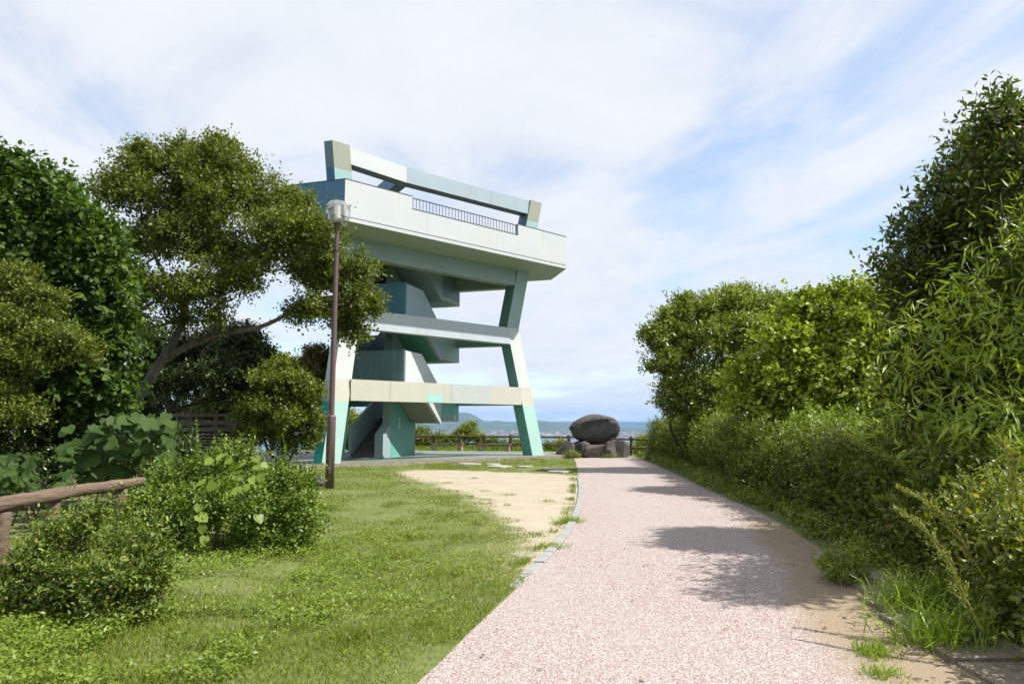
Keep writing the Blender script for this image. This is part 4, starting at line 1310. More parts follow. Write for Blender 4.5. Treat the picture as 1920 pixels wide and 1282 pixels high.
g_cl = [cl(*q) for q in [(430, 770, 31, .8), (400, 765, 31, .8), (470, 790, 30, .8), (350, 780, 31, .7), (390, 800, 30.5, .8), (440, 815, 30, .8), (640, 790, 40, .9), (680, 800, 41, .9), (655, 825, 40.5, .9), (625, 830, 40, .8), (700, 835, 41, .7)]]
bg_ = Vector((at(420, 850, 31).x, 31, 0))
tree('far_thicket', bg_, 'light green thicket seen through the grey timber railing', 'bush', g_cl[:6], [([bg_, bg_ + Vector((0, 0, .8)), at(425, 790, 31)], .06, .02)], L_mid, M_darkbark, 130, .11, 82, .6)
bg2 = Vector((at(660, 850, 40.5).x, 40.5, 0))
tree('far_thicket', bg2, 'shaded green thicket behind the tower stair foot', 'bush', g_cl[6:], [([bg2, bg2 + Vector((0, 0, .8)), at(660, 810, 40.5)], .06, .02)], L_mid, M_darkbark, 110, .12, 83, .6)

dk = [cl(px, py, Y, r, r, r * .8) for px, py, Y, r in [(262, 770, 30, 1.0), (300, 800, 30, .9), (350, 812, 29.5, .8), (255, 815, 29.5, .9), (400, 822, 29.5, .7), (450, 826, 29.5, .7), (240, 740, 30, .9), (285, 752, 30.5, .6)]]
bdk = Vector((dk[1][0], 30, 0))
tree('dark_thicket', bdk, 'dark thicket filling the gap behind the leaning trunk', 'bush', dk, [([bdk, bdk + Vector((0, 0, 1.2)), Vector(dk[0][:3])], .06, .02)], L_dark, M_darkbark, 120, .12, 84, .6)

# ---------------------------------------------------------------- bushes beyond the far fence
for i, (lab, spec, mt) in enumerate([
    ('leafy bush behind the far fence next to the stair core', [(786, 822, 43.4, .75), (800, 832, 43.2, .7), (775, 835, 43.2, .6)], L_yellow),
    ('feathery bush behind the far fence between the two benches', [(868, 818, 43.5, .55), (880, 806, 43.6, .5), (893, 822, 43.4, .6), (855, 830, 43.2, .6), (908, 836, 43, .5)], L_mid),
    ('low green bush behind the far fence behind the left bench', [(826, 830, 43.0, .7), (842, 834, 43, .6), (812, 836, 43, .5)], L_bush),
    ('low green growth beyond the fence beside the right tower leg', [(925, 838, 42.4, .6), (950, 842, 42, .5), (980, 845, 41.6, .45), (968, 836, 42.5, .4)], L_bush),
    ('low weeds beyond the fence left of the carved boulder', [(1030, 846, 40.6, .5), (1050, 842, 40.2, .5), (1015, 848, 40.8, .4), (1052, 835, 40.4, .35)], L_mid),
    ('leafy weeds beyond the short fence by the hedge', [(1210, 836, 38.2, .5), (1228, 832, 38.2, .5), (1200, 845, 37.8, .45), (1238, 846, 37.6, .4), (1246, 815, 37, .35)], L_weed)]):
    c_ = [cl(q[0], q[1], q[2], q[3], q[3], q[3] * .75) for q in spec]
    bb = Vector((c_[0][0], c_[0][1], 0))
    tree('fence_bush', bb, lab, 'bush', c_, [([bb, Vector((c_[0][0], c_[0][1], c_[0][2]))], .03, .012)], mt, M_twig, 210, .10, 90 + i, .5, shell=.2, twig=(.25, .6), branch=.012, up=.7, zmin=-.6)

# ---------------------------------------------------------------- right side trees
r1_cl = [cl(*q) for q in [(1240, 640, 24, .70), (1275, 612, 24.3, .85), (1325, 592, 24.5, .95), (1375, 580, 24.6, .9), (1420, 575, 24.8, .9), (1470, 590, 24.6, .9), (1260, 680, 23.8, .75), (1310, 660, 23.6, 1.0), (1370, 640, 23.5, 1.05), (1430, 640, 23.5, 1.0), (1270, 730, 23.7, .65), (1320, 730, 23.4, .85), (1380, 715, 23.2, .95), (1265, 775, 23.8, .38), (1300, 775, 23.6, .55), (1350, 780, 23.2, .75), (1220, 630, 24, .35), (1250, 600, 24.2, .4), (1285, 570, 24.5, .42), (1400, 556, 24.8, .45), (1225, 690, 23.9, .32), (1245, 745, 23.8, .34), (1480, 570, 24.8, .5)]]
b_r1 = Vector((at(1312, 830, 24.4).x, 24.4, 0))
tree('leafy_tree', b_r1, 'broad leafy tree at the far right of the path beyond the hedge', 'tree', r1_cl, [
    ([b_r1, at(1310, 790, 24.3), at(1320, 720, 24.2), at(1360, 640, 24.2)], .16, .05), ([at(1310, 795, 24.3), at(1275, 770, 24), at(1262, 720, 23.9), at(1250, 660, 24)], .09, .02), ([b_r1 + Vector((-.3, 0, 0)), at(1258, 805, 24.3), at(1267, 770, 24.0), at(1270, 740, 24)], .06, .02), ([at(1318, 740, 24.2), at(1400, 670, 24.2), at(1440, 610, 24.4)], .09, .03)],
    L_mid, M_darkbark, 150, .105, 101, .55, shell=.5, branch=.035)
r2_cl = [cl(*q) for q in [(1505, 610, 17, .75), (1555, 585, 17, .8), (1610, 575, 16.6, .8), (1660, 590, 16.2, .8), (1470, 660, 16.6, .75), (1530, 655, 16.4, .9), (1600, 650, 16, .95), (1665, 660, 15.6, .9), (1415, 700, 16.8, .55), (1450, 720, 16.4, .7), (1520, 720, 16, .85), (1600, 725, 15.6, .9), (1670, 735, 15.2, .85), (1380, 725, 17.2, .45), (1400, 760, 16.8, .55), (1470, 775, 16.2, .7), (1550, 785, 15.6, .8), (1640, 790, 15, .85), (1580, 552, 16.8, .35), (1505, 575, 17, .35)]]
b_r2 = Vector((at(1560, 880, 16.6).x, 16.6, 0))
vt2, vd2 = tree('vine_covered_tree', b_r2, 'low tree at the right draped in bright green vine behind the hedge', 'tree', r2_cl, [([b_r2, b_r2 + Vector((0, 0, 1.4)), at(1560, 660, 16.6)], .14, .05), ([b_r2 + Vector((0, 0, 1.2)), at(1620, 700, 16), at(1650, 620, 16)], .08, .03), ([b_r2 + Vector((0, 0, 1.0)), at(1480, 720, 16.5), at(1430, 710, 16.8)], .07, .02)],
    leafmat('leaf_vine_bright', (0.105, 0.164, 0.024), (0.231, 0.306, 0.035), (0.420, 0.470, 0.055), .28, .5, gloss=.3), M_darkbark, 115, .110, 111, .8, 'oval', per=9, shell=.6, up=.1, branch=.03)
showy(vt2, vd2, 240, leaf_mats_mesh('heart', .15, .15, MATS['leaf_vine_bright']), .15, np.random.RandomState(2), k=1.05)
r3_cl = [cl(q[0] if q[0] < 1950 else q[0] + 95, q[1], (q[2] - .9) if q[0] < 1870 else (q[2] - 2.0) if q[0] < 1950 else (q[2] - 4.2), q[3] * (.74 if q[0] < 1950 else .62)) for q in [(2010, 200, 10.5, .8), (1690, 520, 10.6, .55), (1735, 440, 10.6, .6), (1790, 370, 10.7, .65), (1845, 290, 10.8, .65), (1880, 235, 10.9, .55), (1860, 400, 10.6, .9), (1780, 540, 10.5, .8), (1730, 700, 10.4, .8), (1800, 640, 10.2, .9), (1860, 720, 10.0, .9), (1790, 850, 10.2, .7), (1720, 810, 10.5, .6), (1880, 860, 10.8, .8), (1905, 255, 11, .7), (1975, 240, 11, 1.0), (1840, 310, 11, .62), (1900, 350, 10.8, .9), (1790, 385, 10.8, .50), (1830, 420, 10.6, .75), (1745, 450, 10.8, .45), (1780, 490, 10.6, .65), (1700, 500, 10.9, .40), (1860, 500, 10.4, .9), (1940, 520, 10.2, 1.0), (1715, 570, 10.8, .55), (1800, 590, 10.4, .85), (1900, 620, 10.2, 1.0), (1740, 660, 10.6, .7), (1830, 690, 10.2, .85), (1920, 730, 10, .9), (1700, 640, 11, .5), (1760, 760, 10.4, .75), (1860, 790, 10, .85), (1890, 205, 11, .35), (1800, 340, 11, .3), (2060, 270, 11, 1.1)]]
b_r3 = Vector((at(1900, 880, 9.4).x, 9.4, 0))
tree('evergreen_tree', b_r3, 'tall dark evergreen tree rising at the right edge', 'tree', r3_cl, [([b_r3, b_r3 + Vector((0, 0, 1.5)), at(1900, 600, 9.4), at(1910, 420, 9.3), at(1920, 260, 9.2)], .16, .04), ([at(1900, 640, 9.4), at(1800, 520, 9.5), at(1780, 430, 9.6)], .07, .02)],
    leafmat('leaf_evergreen', (0.034, 0.055, 0.013), (0.072, 0.107, 0.018), (0.176, 0.227, 0.034), .25, .45, gloss=.35, spot=(0.11, 0.06, 0.02)), M_darkbark, 135, .105, 121, .42, 'dia', per=10, shell=.5, twig=(.22, .5), branch=.03)
# bamboo in front of it
bam_cl = [cl(q[0], q[1], q[2] - 1.5, q[3] * .84, q[4] * .84, q[5] * .84) for q in [(1880, 420, 9.2, .45, .4, .5), (1900, 530, 9.0, .55, .5, .5), (1810, 520, 9.2, .42, .4, .3), (1750, 560, 9.3, .45, .4, .3), (1690, 600, 9.5, .30, .3, .22), (1660, 625, 9.6, .22, .25, .2), (1820, 610, 9.0, .6, .5, .4), (1740, 650, 9.2, .5, .5, .35), (1890, 660, 8.8, .6, .5, .45), (1690, 690, 9.4, .42, .4, .3), (1800, 720, 8.9, .6, .5, .4), (1880, 780, 8.6, .6, .5, .4), (1720, 770, 9.2, .5, .5, .3), (1800, 820, 8.8, .6, .5, .35), (1880, 870, 8.4, .55, .5, .3), (1660, 740, 9.6, .3, .3, .25), (1960, 600, 8.8, .7, .5, .7), (1960, 800, 8.5, .7, .5, .6)]]
b_bm = Vector((at(1850, 1000, 7.6).x, 7.6, 0))
bam = thing('bamboo', b_bm, 'bright bamboo clump arching over the hedge at the right edge', 'bamboo')
rs = np.random.RandomState(131)
mbb = MB()
for i in range(15):
    tpc = bam_cl[i]
    f0 = b_bm + Vector((rs.uniform(-.7, 1.0), rs.uniform(-.3, .5), 0))
    tip = Vector(tpc[:3]) + Vector((0, 0, tpc[5] * .8))
    limb(mbb, [f0, f0.lerp(tip, .5) + Vector((.35, .1, .45)), tip], .014, .003, 6, 6, seed=i)
mbb.build('culms', simple('bamboo_culm', (0.13, 0.15, 0.04), .45, .2, 12, 0), bam, smooth=True)
P, A, Nn, sz = sprigs(bam_cl, 58, rs, .150, (.18, .42), 5, .25, up=-.05, droop=.3)
A = nrmz(A + np.array([-.15, 0, -.25])); sz = sz * 1.1
leaves('foliage', bam, P, A, Nn, sz, sz * .16, 'lance', L_bamboo)
showy(bam, (P, A, Nn, sz), 200, leaf_mats_mesh('lance', .15, .025, L_bamboo), .15, np.random.RandomState(3), lambda P: P[:, 0] / P[:, 1] < .74, lift=.08, k=1.15)

# ---------------------------------------------------------------- hedge along the right of the path
def hedge_front(y):
    return np.interp(y, [2, 4.3, 5.8, 7.5, 9.3, 12.7, 16.8, 24.7, 33.5], [3.3, 3.45, 3.75, 4.2, 4.5, 4.95, 5.25, 5.95, 6.45])
def hedge_run(y0, y1, h0, h1, step, r, jit, rs, depth=1.1):
    o = []
    for y in np.arange(y0, y1, step):
        x = float(hedge_front(y))
        h = h0 + (h1 - h0) * (y - y0) / (y1 - y0)
        for lx in np.arange(.35 * r / .5, depth, r * 1.3):
            for lz_ in np.arange(r * .7, h - r * .3, r * 1.2):
                o.append((x + lx + rs.normal() * jit, y + rs.normal() * jit, lz_ + rs.normal() * jit, r * rs.uniform(.8, 1.25), r * rs.uniform(.8, 1.2), r * rs.uniform(.75, 1.1)))
    return o
def shrub(name, label, cl_, mat, dens_, L, seed, ratio=.5, shape='dia', per=11, shell=.3, twig=(.12, .32), stems=10, cat='hedge', up=.35, stemr=.010, zmin=.03):
    rs = np.random.RandomState(seed)
    xs_ = np.array([[c[0], c[1], c[2]] for c in cl_])
    base = Vector((float(xs_[:, 0].mean()), float(xs_[:, 1].mean()), 0))
    t_ = thing(name, base, label, cat)
    mb = MB()
    for i in range(stems):
        c = cl_[rs.randint(len(cl_))]
        f0 = Vector((c[0] * .75 + base.x * .25 if cat != 'hedge' else c[0], c[1] * .75 + base.y * .25 if cat != 'hedge' else c[1], 0))
        limb(mb, [f0, f0.lerp(Vector(c[:3]), .5) + Vector(rs.normal(size=3)) * .07, Vector(c[:3]) + Vector(rs.normal(size=3)) * .08], stemr, stemr * .35, 5, 3, seed=i)
    mb.build('stems', M_twig, t_, smooth=True)
    P, A, Nn, sz = sprigs(cl_, dens_, rs, L, twig, per, shell, up=up, zmin=zmin)
    if cat in ('bush', 'hedge', 'shrub'):       # stray shoots that break the outline
        P2, A2, N2, s2 = sprigs([c for c in cl_ if rs.rand() < .5], dens_ * .07, rs, L, (twig[1] * 1.1, twig[1] * 2.0), per + 4, .8, up=.9, zmin=zmin)
        P, A, Nn, sz = np.concatenate([P, P2]), np.concatenate([A, A2]), np.concatenate([Nn, N2]), np.concatenate([sz, s2])
    leaves('foliage', t_, P, A, Nn, sz, sz * ratio, shape, mat)
    if cat == 'hedge':                          # extra top leaves, sunlight on the hedge put into their brighter colour
        top = {}
        for c in cl_:
            k_ = (round(c[0] * 2), round(c[1] * 2))
            if k_ not in top or top[k_][2] < c[2]:
                top[k_] = c
        tl = [(c[0], c[1], c[2] + c[5] * .6, c[3] * .8, c[4] * .8, c[5] * .5) for c in top.values() if rs.rand() < .75]
        P, A, Nn, sz = sprigs(tl, dens_ * .55, rs, L * 1.05, (.18, .5), per, .2, up=1.1, zmin=zmin)
        leaves('sunlit_top_leaves', t_, P, A, Nn, sz, sz * ratio * .8, shape, L_yellow)
    return t_, (P, A, Nn, sz)
rs = np.random.RandomState(5)
shrub('clipped_hedge', 'square-clipped dark hedge at the far end of the path beside the short fence', hedge_run(24.5, 33.5, 1.45, 1.55, .75, .42, .05, rs), L_hedge, 150, .075, 141, stems=40)
shrub('overgrown_hedge', 'overgrown middle stretch of hedge with shoots coloured as sunlit on top', hedge_run(14.5, 24.0, 1.5, 1.5, .62, .40, .10, rs), L_hedge, 145, .075, 142, stems=40)
shrub('overgrown_hedge', 'shaded near stretch of glossy hedge below the bamboo', hedge_run(7.2, 14.2, 1.35, 1.45, .5, .34, .08, rs), L_hedge, 220, .070, 143, stems=40)
nearc = hedge_run(3.3, 6.9, 1.0, 1.2, .38, .26, .06, rs, 1.3)
shrub('glossy_shrub', 'glossy yellow-tipped shrub filling the lower right corner', nearc, leafmat('leaf_corner', (0.070, 0.100, 0.016), (0.140, 0.185, 0.028), (0.270, 0.300, 0.050), .30, .40, gloss=.45, spot=(0.40, 0.33, 0.05)), 270, .062, 144, .5, 'oval', 9, .2, stems=60, cat='shrub', stemr=.008)
# pale leafy growth on top of the hedge
tops = [('bright bushy weed standing on the hedge where the path bends', [(1440, 800, 17.0, .5), (1420, 835, 17, .5), (1460, 840, 16.6, .5), (1390, 850, 18.0, .45), (1440, 870, 16.6, .45), (1465, 790, 17, .3)], L_weed),
        ('yellow-green shoots over the far part of the hedge', [(1345, 825, 21.5, .5), (1330, 845, 22, .45), (1365, 845, 20.5, .5), (1350, 805, 21.5, .35), (1318, 830, 23, .35)], L_weed),
        ('pale green shrub on the hedge below the vine-draped tree', [(1530, 830, 14.2, .5), (1570, 850, 13.6, .5), (1510, 860, 14.2, .45), (1600, 830, 13.4, .45), (1640, 860, 12.8, .5), (1560, 890, 13.2, .4)], L_weed),
        ('feathery yellow-green growth over the near hedge', [(1690, 880, 11.0, .4), (1735, 900, 10.4, .4), (1780, 930, 9.4, .4), (1680, 910, 10.8, .35), (1840, 930, 8.6, .4)], L_yellow)]
for i, (lab, spec, mt) in enumerate(tops):
    shrub('hedge_weed', lab, [cl(q[0], q[1] - 8, q[2] - .35, q[3] * 1.2, q[3] * 1.2, q[3] * 1.05) for q in spec], mt, 300, .085, 150 + i, .42, 'dia', 10, .2, (.2, .5), 8, 'weed', up=.8)
# low green skirt along the foot of the hedge
sk = []
for y in np.arange(5.0, 33, .34):
    if rs.rand() < .82:
        sk.append((float(hedge_front(y)) - rs.uniform(-.1, .32), y, .08, .24, .26, .14 + .12 * rs.rand()))
shrub('verge_weeds', 'low green weeds along the foot of the hedge', sk, L_mid, 420, .055, 160, .45, 'dia', 9, .1, (.1, .25), 10, 'weed', up=.6, stemr=.004)
shrub('rock_weeds', 'green weeds at the foot of the rocks under the carved boulder', [(2.75, 33.3, .16, .32, .25, .22), (3.05, 33.45, .10, .3, .2, .15), (4.6, 33.2, .05, .5, .12, .09), (6.05, 33.5, .10, .35, .25, .16)], L_mid, 500, .06, 162, .4, 'dia', 9, .1, (.1, .25), 8, 'weed', up=.7, stemr=.004)
shrub('weed_clump', 'round dark weed clump at the path edge by the paving slabs', [(*gp(1590, 1095)[:2], .13, .26, .22, .17), (*gp(1565, 1085)[:2], .10, .18, .18, .12)], L_mid, 900, .045, 161, .45, 'dia', 10, .1, (.08, .2), 8, 'weed', up=.6, stemr=.003)

# tall flowering spikes
def spike(label, root, tip, seed, mat=L_spike, n=26, spread=.12):
    rs = np.random.RandomState(seed)
    root, tip = Vector(root), Vector(tip)
    t_ = thing('tall_weed', root, label, 'weed', 'feathery weed spikes over the hedge')
    mb = MB(); md = root.lerp(tip, .5) + Vector((.03, 0, .12))
    p = limb(mb, [root, md, tip], .006, .0015, 5, 12, seed)
    P, A, Nn, sz = [], [], [], []
    ax_ = (tip - root).normalized()
    for i in range(n * 2):
        f = .10 + .90 * i / (n * 2)
        q = p[min(int(f * (len(p) - 1)), len(p) - 1)]
        ln = spread * (1.15 - f) * rs.uniform(.6, 1.2)
        d = (ax_ * .95 + Vector(rs.normal(size=3)) * .38 + Vector((0, 0, .15))).normalized()
        e = q + d * ln * 1.5
        mb.tube([q, q.lerp(e, .5), e], [.0022, .0016, .0008], 4)
        for k in range(13):
            g = rs.rand()
            P.append(q.lerp(e, g) + Vector(rs.normal(size=3)) * .004); A.append(d * .9 + Vector(rs.normal(size=3)) * .45); Nn.append(rs.normal(size=3)); sz.append(.022 * rs.uniform(.6, 1.3))
    mb.build('stem', mat, t_, smooth=True)
    sz = np.array(sz)
    leaves('florets', t_, np.array([list(v) for v in P]), np.array([list(v) for v in A]), np.array(Nn), sz, sz * .4, 'dia', mat)
spike('long pale weed spike arching left over the near hedge', at(1850, 1010, 6.8), at(1572, 812, 7.4), 1, n=40, spread=.17)
spike('weed spike leaning left below the long arching one', at(1850, 1090, 5.2), at(1680, 912, 5.6), 2, n=34, spread=.12)
spike('lowest drooping weed spike at the edge of the glossy shrub', at(1840, 1180, 4.8), at(1678, 950, 5.3), 3, n=34, spread=.12)
spike('upright feathery weed spike at the right edge above the shrub', at(1915, 960, 5.2), at(1862, 820, 5.3), 4, spread=.14)
spike('second upright weed spike left of the feathery one at the right edge', at(1890, 990, 5.2), at(1905, 850, 5.2), 7)
spike('pale spray leaning over the near hedge toward the path', at(1700, 960, 8.4), at(1600, 868, 8.6), 11, n=26, spread=.15)
spike('thin spray low over the glossy hedge beside the path', at(1730, 1010, 6.8), at(1640, 935, 6.9), 12)
spike('feathery spray on top of the hedge near the vine-draped tree', at(1620, 900, 11.5), at(1560, 828, 11.6), 13, n=26, spread=.18)
spike('weed spike rising from the bright bushy weed on the hedge', at(1440, 830, 16.8), at(1433, 755, 16.9), 5, n=22, spread=.2)
spike('weed spike right of the bright bushy weed on the hedge', at(1475, 840, 16.4), at(1468, 765, 16.4), 6, n=22, spread=.2)
spike('weed spike farthest right above the middle hedge', at(1520, 830, 15.2), at(1508, 780, 15.2), 8, n=20, spread=.2)
# reed-like grass tufts by the slabs
def tuft(label, c, n, L, seed, spread=.12, W=.012, cat='grass tuft', lean=.55):
    rs = np.random.RandomState(seed)
    t_ = thing('grass_tuft', c, label, cat, 'grass tufts by the path')
    P = np.array(c) + np.concatenate([rs.normal(size=(n, 2)) * spread, np.zeros((n, 1))], 1)
    A = nrmz(np.concatenate([rs.normal(size=(n, 2)) * lean, np.full((n, 1), 1.0)], 1))
    Nn = nrmz(np.concatenate([rs.normal(size=(n, 2)), np.full((n, 1), .15)], 1))
    sz = L * rs.uniform(.5, 1.2, n)
    leaves('blades', t_, P, A, Nn, sz, np.full(n, W), 'blade', L_tallgrass)
tuft('tall bright grass tuft under the shrub at the right of the path', (*gp(1715, 1150)[:2], 0), 260, .42, 1, .16)
tuft('grass tuft between the slabs and the shrub at the lower right', (*gp(1760, 1210)[:2], 0), 240, .38, 2, .16)
tuft('small grass tuft growing on the paving slab edge', (*gp(1640, 1230)[:2], 0), 160, .13, 3, .07, .008)
tuft('smallest grass tuft in the path near the lower right corner', (*gp(1650, 1270)[:2], 0), 110, .10, 4, .06, .008)
tuft('grass tuft on the kerb where the sand meets it', (*gp(1068, 980)[:2], 0), 200, .14, 5, .10, .010)
tuft('weedy tuft at the lower tip of the sand patch', (*gp(1035, 1028)[:2], 0), 140, .10, 6, .09, .010)

# ---------------------------------------------------------------- foreground left
def lobed_bush(lobes, rs, r, n):
    """uneven bush: lobes (px, py_top, Y, half width) each filled with tufts down to the ground"""
    o = []
    for (px, py, Y, w) in lobes:
        q = at(px, py, Y)
        for i in range(n):
            a = rs.rand() * 2 * math.pi; k = math.sqrt(rs.rand()); z = rs.uniform(.12, 1.0)
            sh = 1.0 - .55 * max(0, z - .55) / .45 - .25 * max(0, .35 - z) / .35
            o.append((q.x + w * k * sh * math.cos(a), Y + w * k * sh * math.sin(a), max(.10, (q.z - r * .6) * z), r * rs.uniform(.6, 1.3), r * rs.uniform(.6, 1.3), r * rs.uniform(.5, 1.0)))
    return o
rs = np.random.RandomState(8)
shrub('low_bush', 'twiggy low bush in front of the log railing', lobed_bush([(80, 985, 6.2, .24), (130, 952, 6.3, .26), (200, 945, 6.2, .27), (262, 962, 6.1, .24), (285, 1010, 6.0, .18), (120, 1040, 5.9, .22), (215, 1035, 5.8, .22), (50, 1050, 6.1, .16)], rs, .11, 12), L_bush2, 900, .040, 171, .5, 'oval', 9, .1, (.08, .26), 120, 'bush', stemr=.008)
gb, gbd = shrub('glossy_bush', 'dense round glossy bush between the log railing and the lamp', lobed_bush([(305, 872, 9.9, .34), (345, 848, 10.0, .36), (395, 838, 9.9, .38), (450, 830, 9.8, .40), (505, 842, 9.7, .36), (550, 868, 9.5, .32), (330, 915, 9.4, .34), (410, 900, 9.1, .36), (490, 905, 9.0, .34), (560, 925, 9.1, .26), (285, 930, 9.6, .26)], rs, .15, 14), L_bush, 620, .047, 172, .55, 'oval', 9, .25, (.1, .3), 60, 'bush', stemr=.008)
# shoots and vine leaves on the glossy bush
rsx = np.random.RandomState(9)
for (lab, px, py, Y, n) in (('upright leafy weed shoot growing out of the left of the glossy bush', 368, 782, 9.8, 34), ('thin leafy shoot at the top right of the glossy bush', 530, 812, 9.8, 22), ('short leafy shoot at the top of the glossy bush', 450, 810, 9.9, 22)):
    tip = at(px, py, Y); root = Vector((tip.x + .03, Y, .9))
    t_ = thing('leafy_shoot', root, lab, 'weed', 'shoots in the glossy bush')
    mb = MB(); p = limb(mb, [root, root.lerp(tip, .5) + Vector((.02, 0, 0)), tip], .008, .002, 5, 8)
    mb.build('stem', L_weed, t_)
    f = rsx.rand(n * 2)
    P = np.array([list(p[int(g * (len(p) - 1))]) for g in f])
    A = nrmz(rsx.normal(size=(n * 2, 3)) * np.array([1, 1, .4]) + np.array([0, 0, .3]))
    sz = .09 * (1.2 - f * .8)
    leaves('foliage', t_, P, A, np.tile([0, 0, 1.0], (n * 2, 1)) + rsx.normal(size=(n * 2, 3)) * .3, sz, sz * .4, 'oval', L_weed)
vine = thing('vine', Vector((at(440, 960, 9).x, 8.9, 0)), 'broad heart-leaved vine creeping over the glossy bush', 'vine')
me_h = leaf_mats_mesh('heart', .12, .115, L_weed)
vp = [(435, 862, 9.0), (460, 868, 8.95), (478, 858, 9.0), (452, 880, 8.9), (470, 895, 8.85), (490, 888, 8.9), (440, 872, 8.95), (385, 902, 8.75), (402, 905, 8.72), (398, 860, 9.1), (468, 912, 8.75), (482, 965, 8.6), (450, 918, 8.75), (500, 870, 9.0), (372, 965, 8.65), (380, 985, 8.6), (385, 1005, 8.6), (374, 945, 8.7), (420, 850, 9.1), (488, 875, 8.95)]
P = np.array([list(at(*q)) for q in vp])
n = len(P)
leaf_objects(vine, P, nrmz(rsx.normal(size=(n, 3)) * np.array([1, .3, .4]) + np.array([0, -.3, -.5])), nrmz(rsx.normal(size=(n, 3)) * .25 + np.array([.2, -.6, .75])), .13 * rsx.uniform(.7, 1.25, n), me_h, .12)
mb = MB(); limb(mb, [at(380, 1010, 8.65), at(378, 960, 8.7), at(395, 905, 8.8), at(440, 875, 8.95), at(490, 870, 9.0)], .005, .003, 5, 6)
mb.build('stem', L_weed, vine)

# broad-leaved plant behind the log railing
def bigleaf(shp, label, spots, Y, seed, L, n, base):
    rs = np.random.RandomState(seed)
    t_ = thing('broad_leaved_plant', base, label, 'plant')
    me = leaf_mats_mesh(shp, .30, .25, L_big)
    P = []
    while len(P) < n:
        px0, px1, py0, py1 = spots[rs.randint(len(spots))]
        P.append(list(at(rs.uniform(px0, px1), rs.uniform(py0, py1), Y + rs.uniform(-.6, .7))))
    P = np.array(P)
    A = nrmz(np.stack([rs.normal(size=n) * .55 + .25, -.45 + rs.normal(size=n) * .2, -.55 + rs.normal(size=n) * .25], 1))
    Nn = nrmz(np.stack([.35 + rs.normal(size=n) * .25, -.55 + rs.normal(size=n) * .2, .8 + rs.normal(size=n) * .2], 1))
    leaf_objects(t_, P, A, Nn, L * rs.uniform(.6, 1.2, n), me, .30)
    mb = MB()
    for i in range(14):
        q = Vector(P[rs.randint(n)]); b2 = Vector((base[0] + rs.normal() * .25, base[1] + rs.normal() * .2, 0))
        limb(mb, [b2, b2.lerp(q, .5) + Vector((0, .1, .2)), q], .016, .005, 5, 4, i)
    mb.build('stems', M_twig, t_, smooth=True)
bigleaf('heart', 'broad-leaved plant drooping between the leaning trunk and the glossy bush', [(120, 250, 790, 880), (180, 320, 778, 850), (230, 322, 775, 870), (120, 230, 800, 900)], 12.3, 1, .25, 190, Vector((at(220, 860, 12.7).x, 12.7, 0)))
bigleaf('lobed', 'large-lobed leafy plant at the left edge behind the log railing', [(-20, 60, 850, 925), (30, 125, 880, 925), (-20, 40, 860, 900)], 10.9, 2, .34, 40, Vector((at(40, 900, 11.4).x, 11.4, 0)))
# dim undergrowth under the left trees
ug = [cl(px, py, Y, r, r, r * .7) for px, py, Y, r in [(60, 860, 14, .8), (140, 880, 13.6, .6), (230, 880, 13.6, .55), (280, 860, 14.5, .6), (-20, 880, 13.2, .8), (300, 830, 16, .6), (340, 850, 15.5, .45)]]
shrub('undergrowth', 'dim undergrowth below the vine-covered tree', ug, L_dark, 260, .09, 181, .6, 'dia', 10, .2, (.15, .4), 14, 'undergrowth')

# ---------------------------------------------------------------- lawn
rs = np.random.RandomState(77)
pathx = lambda y: np.interp(y, [p.y for p in PLs], [p.x for p in PLs])
def lawn_ok(x, y, rs):
    ok = (x < pathx(y) - .01 + .06 * (vnoise(x, y, 3.1, 4) - .3))
    ok &= ~((y > 7.6) & (y < 21.6) & (x > pathx(y) - .15))
    ok &= ~pip(x, y, PLAT)
    d = poly_dist(x, y, SAND)
    nzv = vnoise(x, y, 1.7, 12) * .5 + vnoise(x, y, 4.5, 13) * .5
    ok &= ~(d < (nzv - .62) * .9)
    return ok
NS = 1500000
lx, ly = [], []
for (y0, y1, x0, x1, dn) in ((2.8, 6.5, -5.0, .3, 4300), (6.5, 10.5, -7.0, 1.0, 2100), (10.5, 16, -7.5, 1.8, 900), (16, 27, -9.5, 2.5, 420), (27, 34.5, -4, 3.0, 300)):
    n = int((y1 - y0) * (x1 - x0) * dn)
    x, y = rs.uniform(x0, x1, n), rs.uniform(y0, y1, n)
    vis = (x / np.maximum(y, .1) > -.86)
    lx.append(x[vis]); ly.append(y[vis])
x, y = np.concatenate(lx), np.concatenate(ly)
ok = lawn_ok(x, y, rs)
bare = vnoise(x, y, .9, 21) * .6 + vnoise(x, y, 2.6, 22) * .4
ok &= rs.rand(len(x)) < np.clip((bare - .30) * 4.0, .14, 1)
x, y = x[ok], y[ok]
n = len(x)
lush = vnoise(x, y, .6, 31) * .55 + vnoise(x, y, 1.9, 32) * .45
leftw = np.clip((-x - .8) / 3.0, 0, 1) * np.clip((12 - y) / 5, 0, 1)
hgt = (.022 + .055 * np.clip(lush - .35, 0, 1) + .035 * leftw) * rs.uniform(.6, 1.4, n) * (1 + .04 * np.maximum(y - 8, 0))
wid = .0045 * (1 + .085 * y) * rs.uniform(.7, 1.3, n)
P = np.stack([x, y, np.full(n, .0)], 1)
A = np.concatenate([rs.normal(size=(n, 2)) * .55, np.full((n, 1), 1.0)], 1)
Nn = np.concatenate([rs.normal(size=(n, 2)), np.full((n, 1), .1)], 1)
nt_ = 170
tx, ty = rs.uniform(-5.5, .4, nt_), 3.2 + 12 * rs.rand(nt_) ** 1.3
okt = lawn_ok(tx + .2, ty, rs); tx, ty = tx[okt], ty[okt]
kk = rs.randint(len(tx), size=16000)
P3 = np.stack([tx[kk] + rs.normal(size=16000) * .07 * (1 + tx[kk] % .9), ty[kk] + rs.normal(size=16000) * .07, np.zeros(16000)], 1)
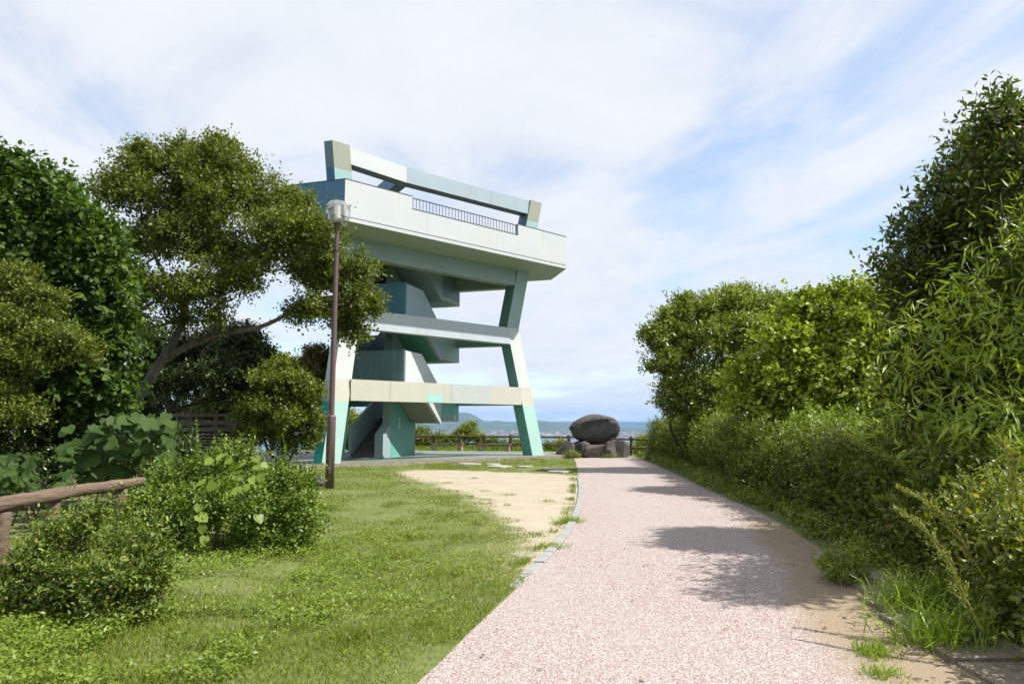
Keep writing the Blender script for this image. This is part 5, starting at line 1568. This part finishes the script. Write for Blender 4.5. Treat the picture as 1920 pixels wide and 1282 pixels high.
A3 = np.concatenate([rs.normal(size=(16000, 2)) * .75, np.full((16000, 1), 1.0)], 1); N3 = np.concatenate([rs.normal(size=(16000, 2)), np.full((16000, 1), .1)], 1)
h3 = rs.uniform(.05, .13, 16000) * (.6 + (tx[kk] * 7.7) % .7)
P, A, Nn, hgt, wid = np.concatenate([P, P3]), np.concatenate([A, A3]), np.concatenate([Nn, N3]), np.concatenate([hgt, h3]), np.concatenate([wid, h3 * .065])
lawn = leaves('lawn_grass', None, P, A, Nn, hgt, wid, 'dia', L_grass)
tag(lawn, 'short sunlit lawn grass between the path and the bushes', 'grass')
# broad weeds through the lawn
n = 60000
x, y = rs.uniform(-6, .2, n), 2.9 + 9 * rs.rand(n) ** 1.3
ok = lawn_ok(x + .25, y, rs) & (x / y > -.85)
pw = vnoise(x, y, 1.3, 41) * .5 + vnoise(x, y, 3.3, 42) * .5
dens_w = np.clip((-x - .2) / 2.2, .03, 1) * np.clip((pw - .40) * 4, 0, 1) * np.clip((11.5 - y) / 5, .05, 1)
ok &= rs.rand(n) < dens_w
x, y = x[ok], y[ok]; n = len(x)
rep = 4
P = np.repeat(np.stack([x, y, rs.uniform(.015, .11, n) * np.clip((-x) / 2, .4, 1.2)], 1), rep, 0) + rs.normal(size=(n * rep, 3)) * np.array([.022, .022, .012])
P[:, 2] = np.maximum(P[:, 2], .012)
A = np.concatenate([rs.normal(size=(n * rep, 2)), rs.normal(size=(n * rep, 1)) * .35 + .2], 1)
Nn = nrmz(rs.normal(size=(n * rep, 3)) * .35 + np.array([.1, -.1, 1]))
sz = .030 * rs.uniform(.5, 1.6, n * rep)
lw = leaves('lawn_weeds', None, P, A, Nn, sz, sz * .55, 'dia', L_weed)
tag(lw, 'broad-leaved weeds growing thickly through the left of the lawn', 'weeds')
# rough grass on the seaward slope and verge
n = 26000
x, y = rs.uniform(-12, 9, n), rs.uniform(38.5, 44.5, n)
z = hill_z(x, y)
P = np.stack([x, y, z], 1)
A = np.concatenate([rs.normal(size=(n, 2)) * .4, np.full((n, 1), 1.0)], 1); Nn = np.concatenate([rs.normal(size=(n, 2)), np.full((n, 1), .1)], 1)
hh = rs.uniform(.15, .5, n) * np.clip((y - 37.5) / 3, .2, 1)
tag(leaves('rough_grass', None, P, A, Nn, hh, hh * .09, 'dia', L_weed), 'rough bright grass along the far fence', 'grass')
# bits of grass on the sand and kerb edge
n = 3600
cxs = rs.uniform(-3, 1.9, 30); cys = rs.uniform(8, 22, 30)
k = rs.randint(30, size=n)
x, y = cxs[k] + rs.normal(size=n) * .10, cys[k] + rs.normal(size=n) * .16
x = np.where(k < 16, pathx(y) - .2 - np.abs(rs.normal(size=n)) * .08, x)
ok = x < pathx(y) - .14
x, y = x[ok], y[ok]; n = len(x)
P = np.stack([x, y, np.full(n, .004)], 1)
A = np.concatenate([rs.normal(size=(n, 2)) * .9, np.full((n, 1), .7)], 1); Nn = np.concatenate([rs.normal(size=(n, 2)), np.full((n, 1), .3)], 1)
hh = rs.uniform(.02, .055, n)
tag(leaves('sand_grass', None, P, A, Nn, hh, hh * .22, 'dia', L_grass), 'sparse grass sprouting on the sand patch and along the kerb', 'grass')
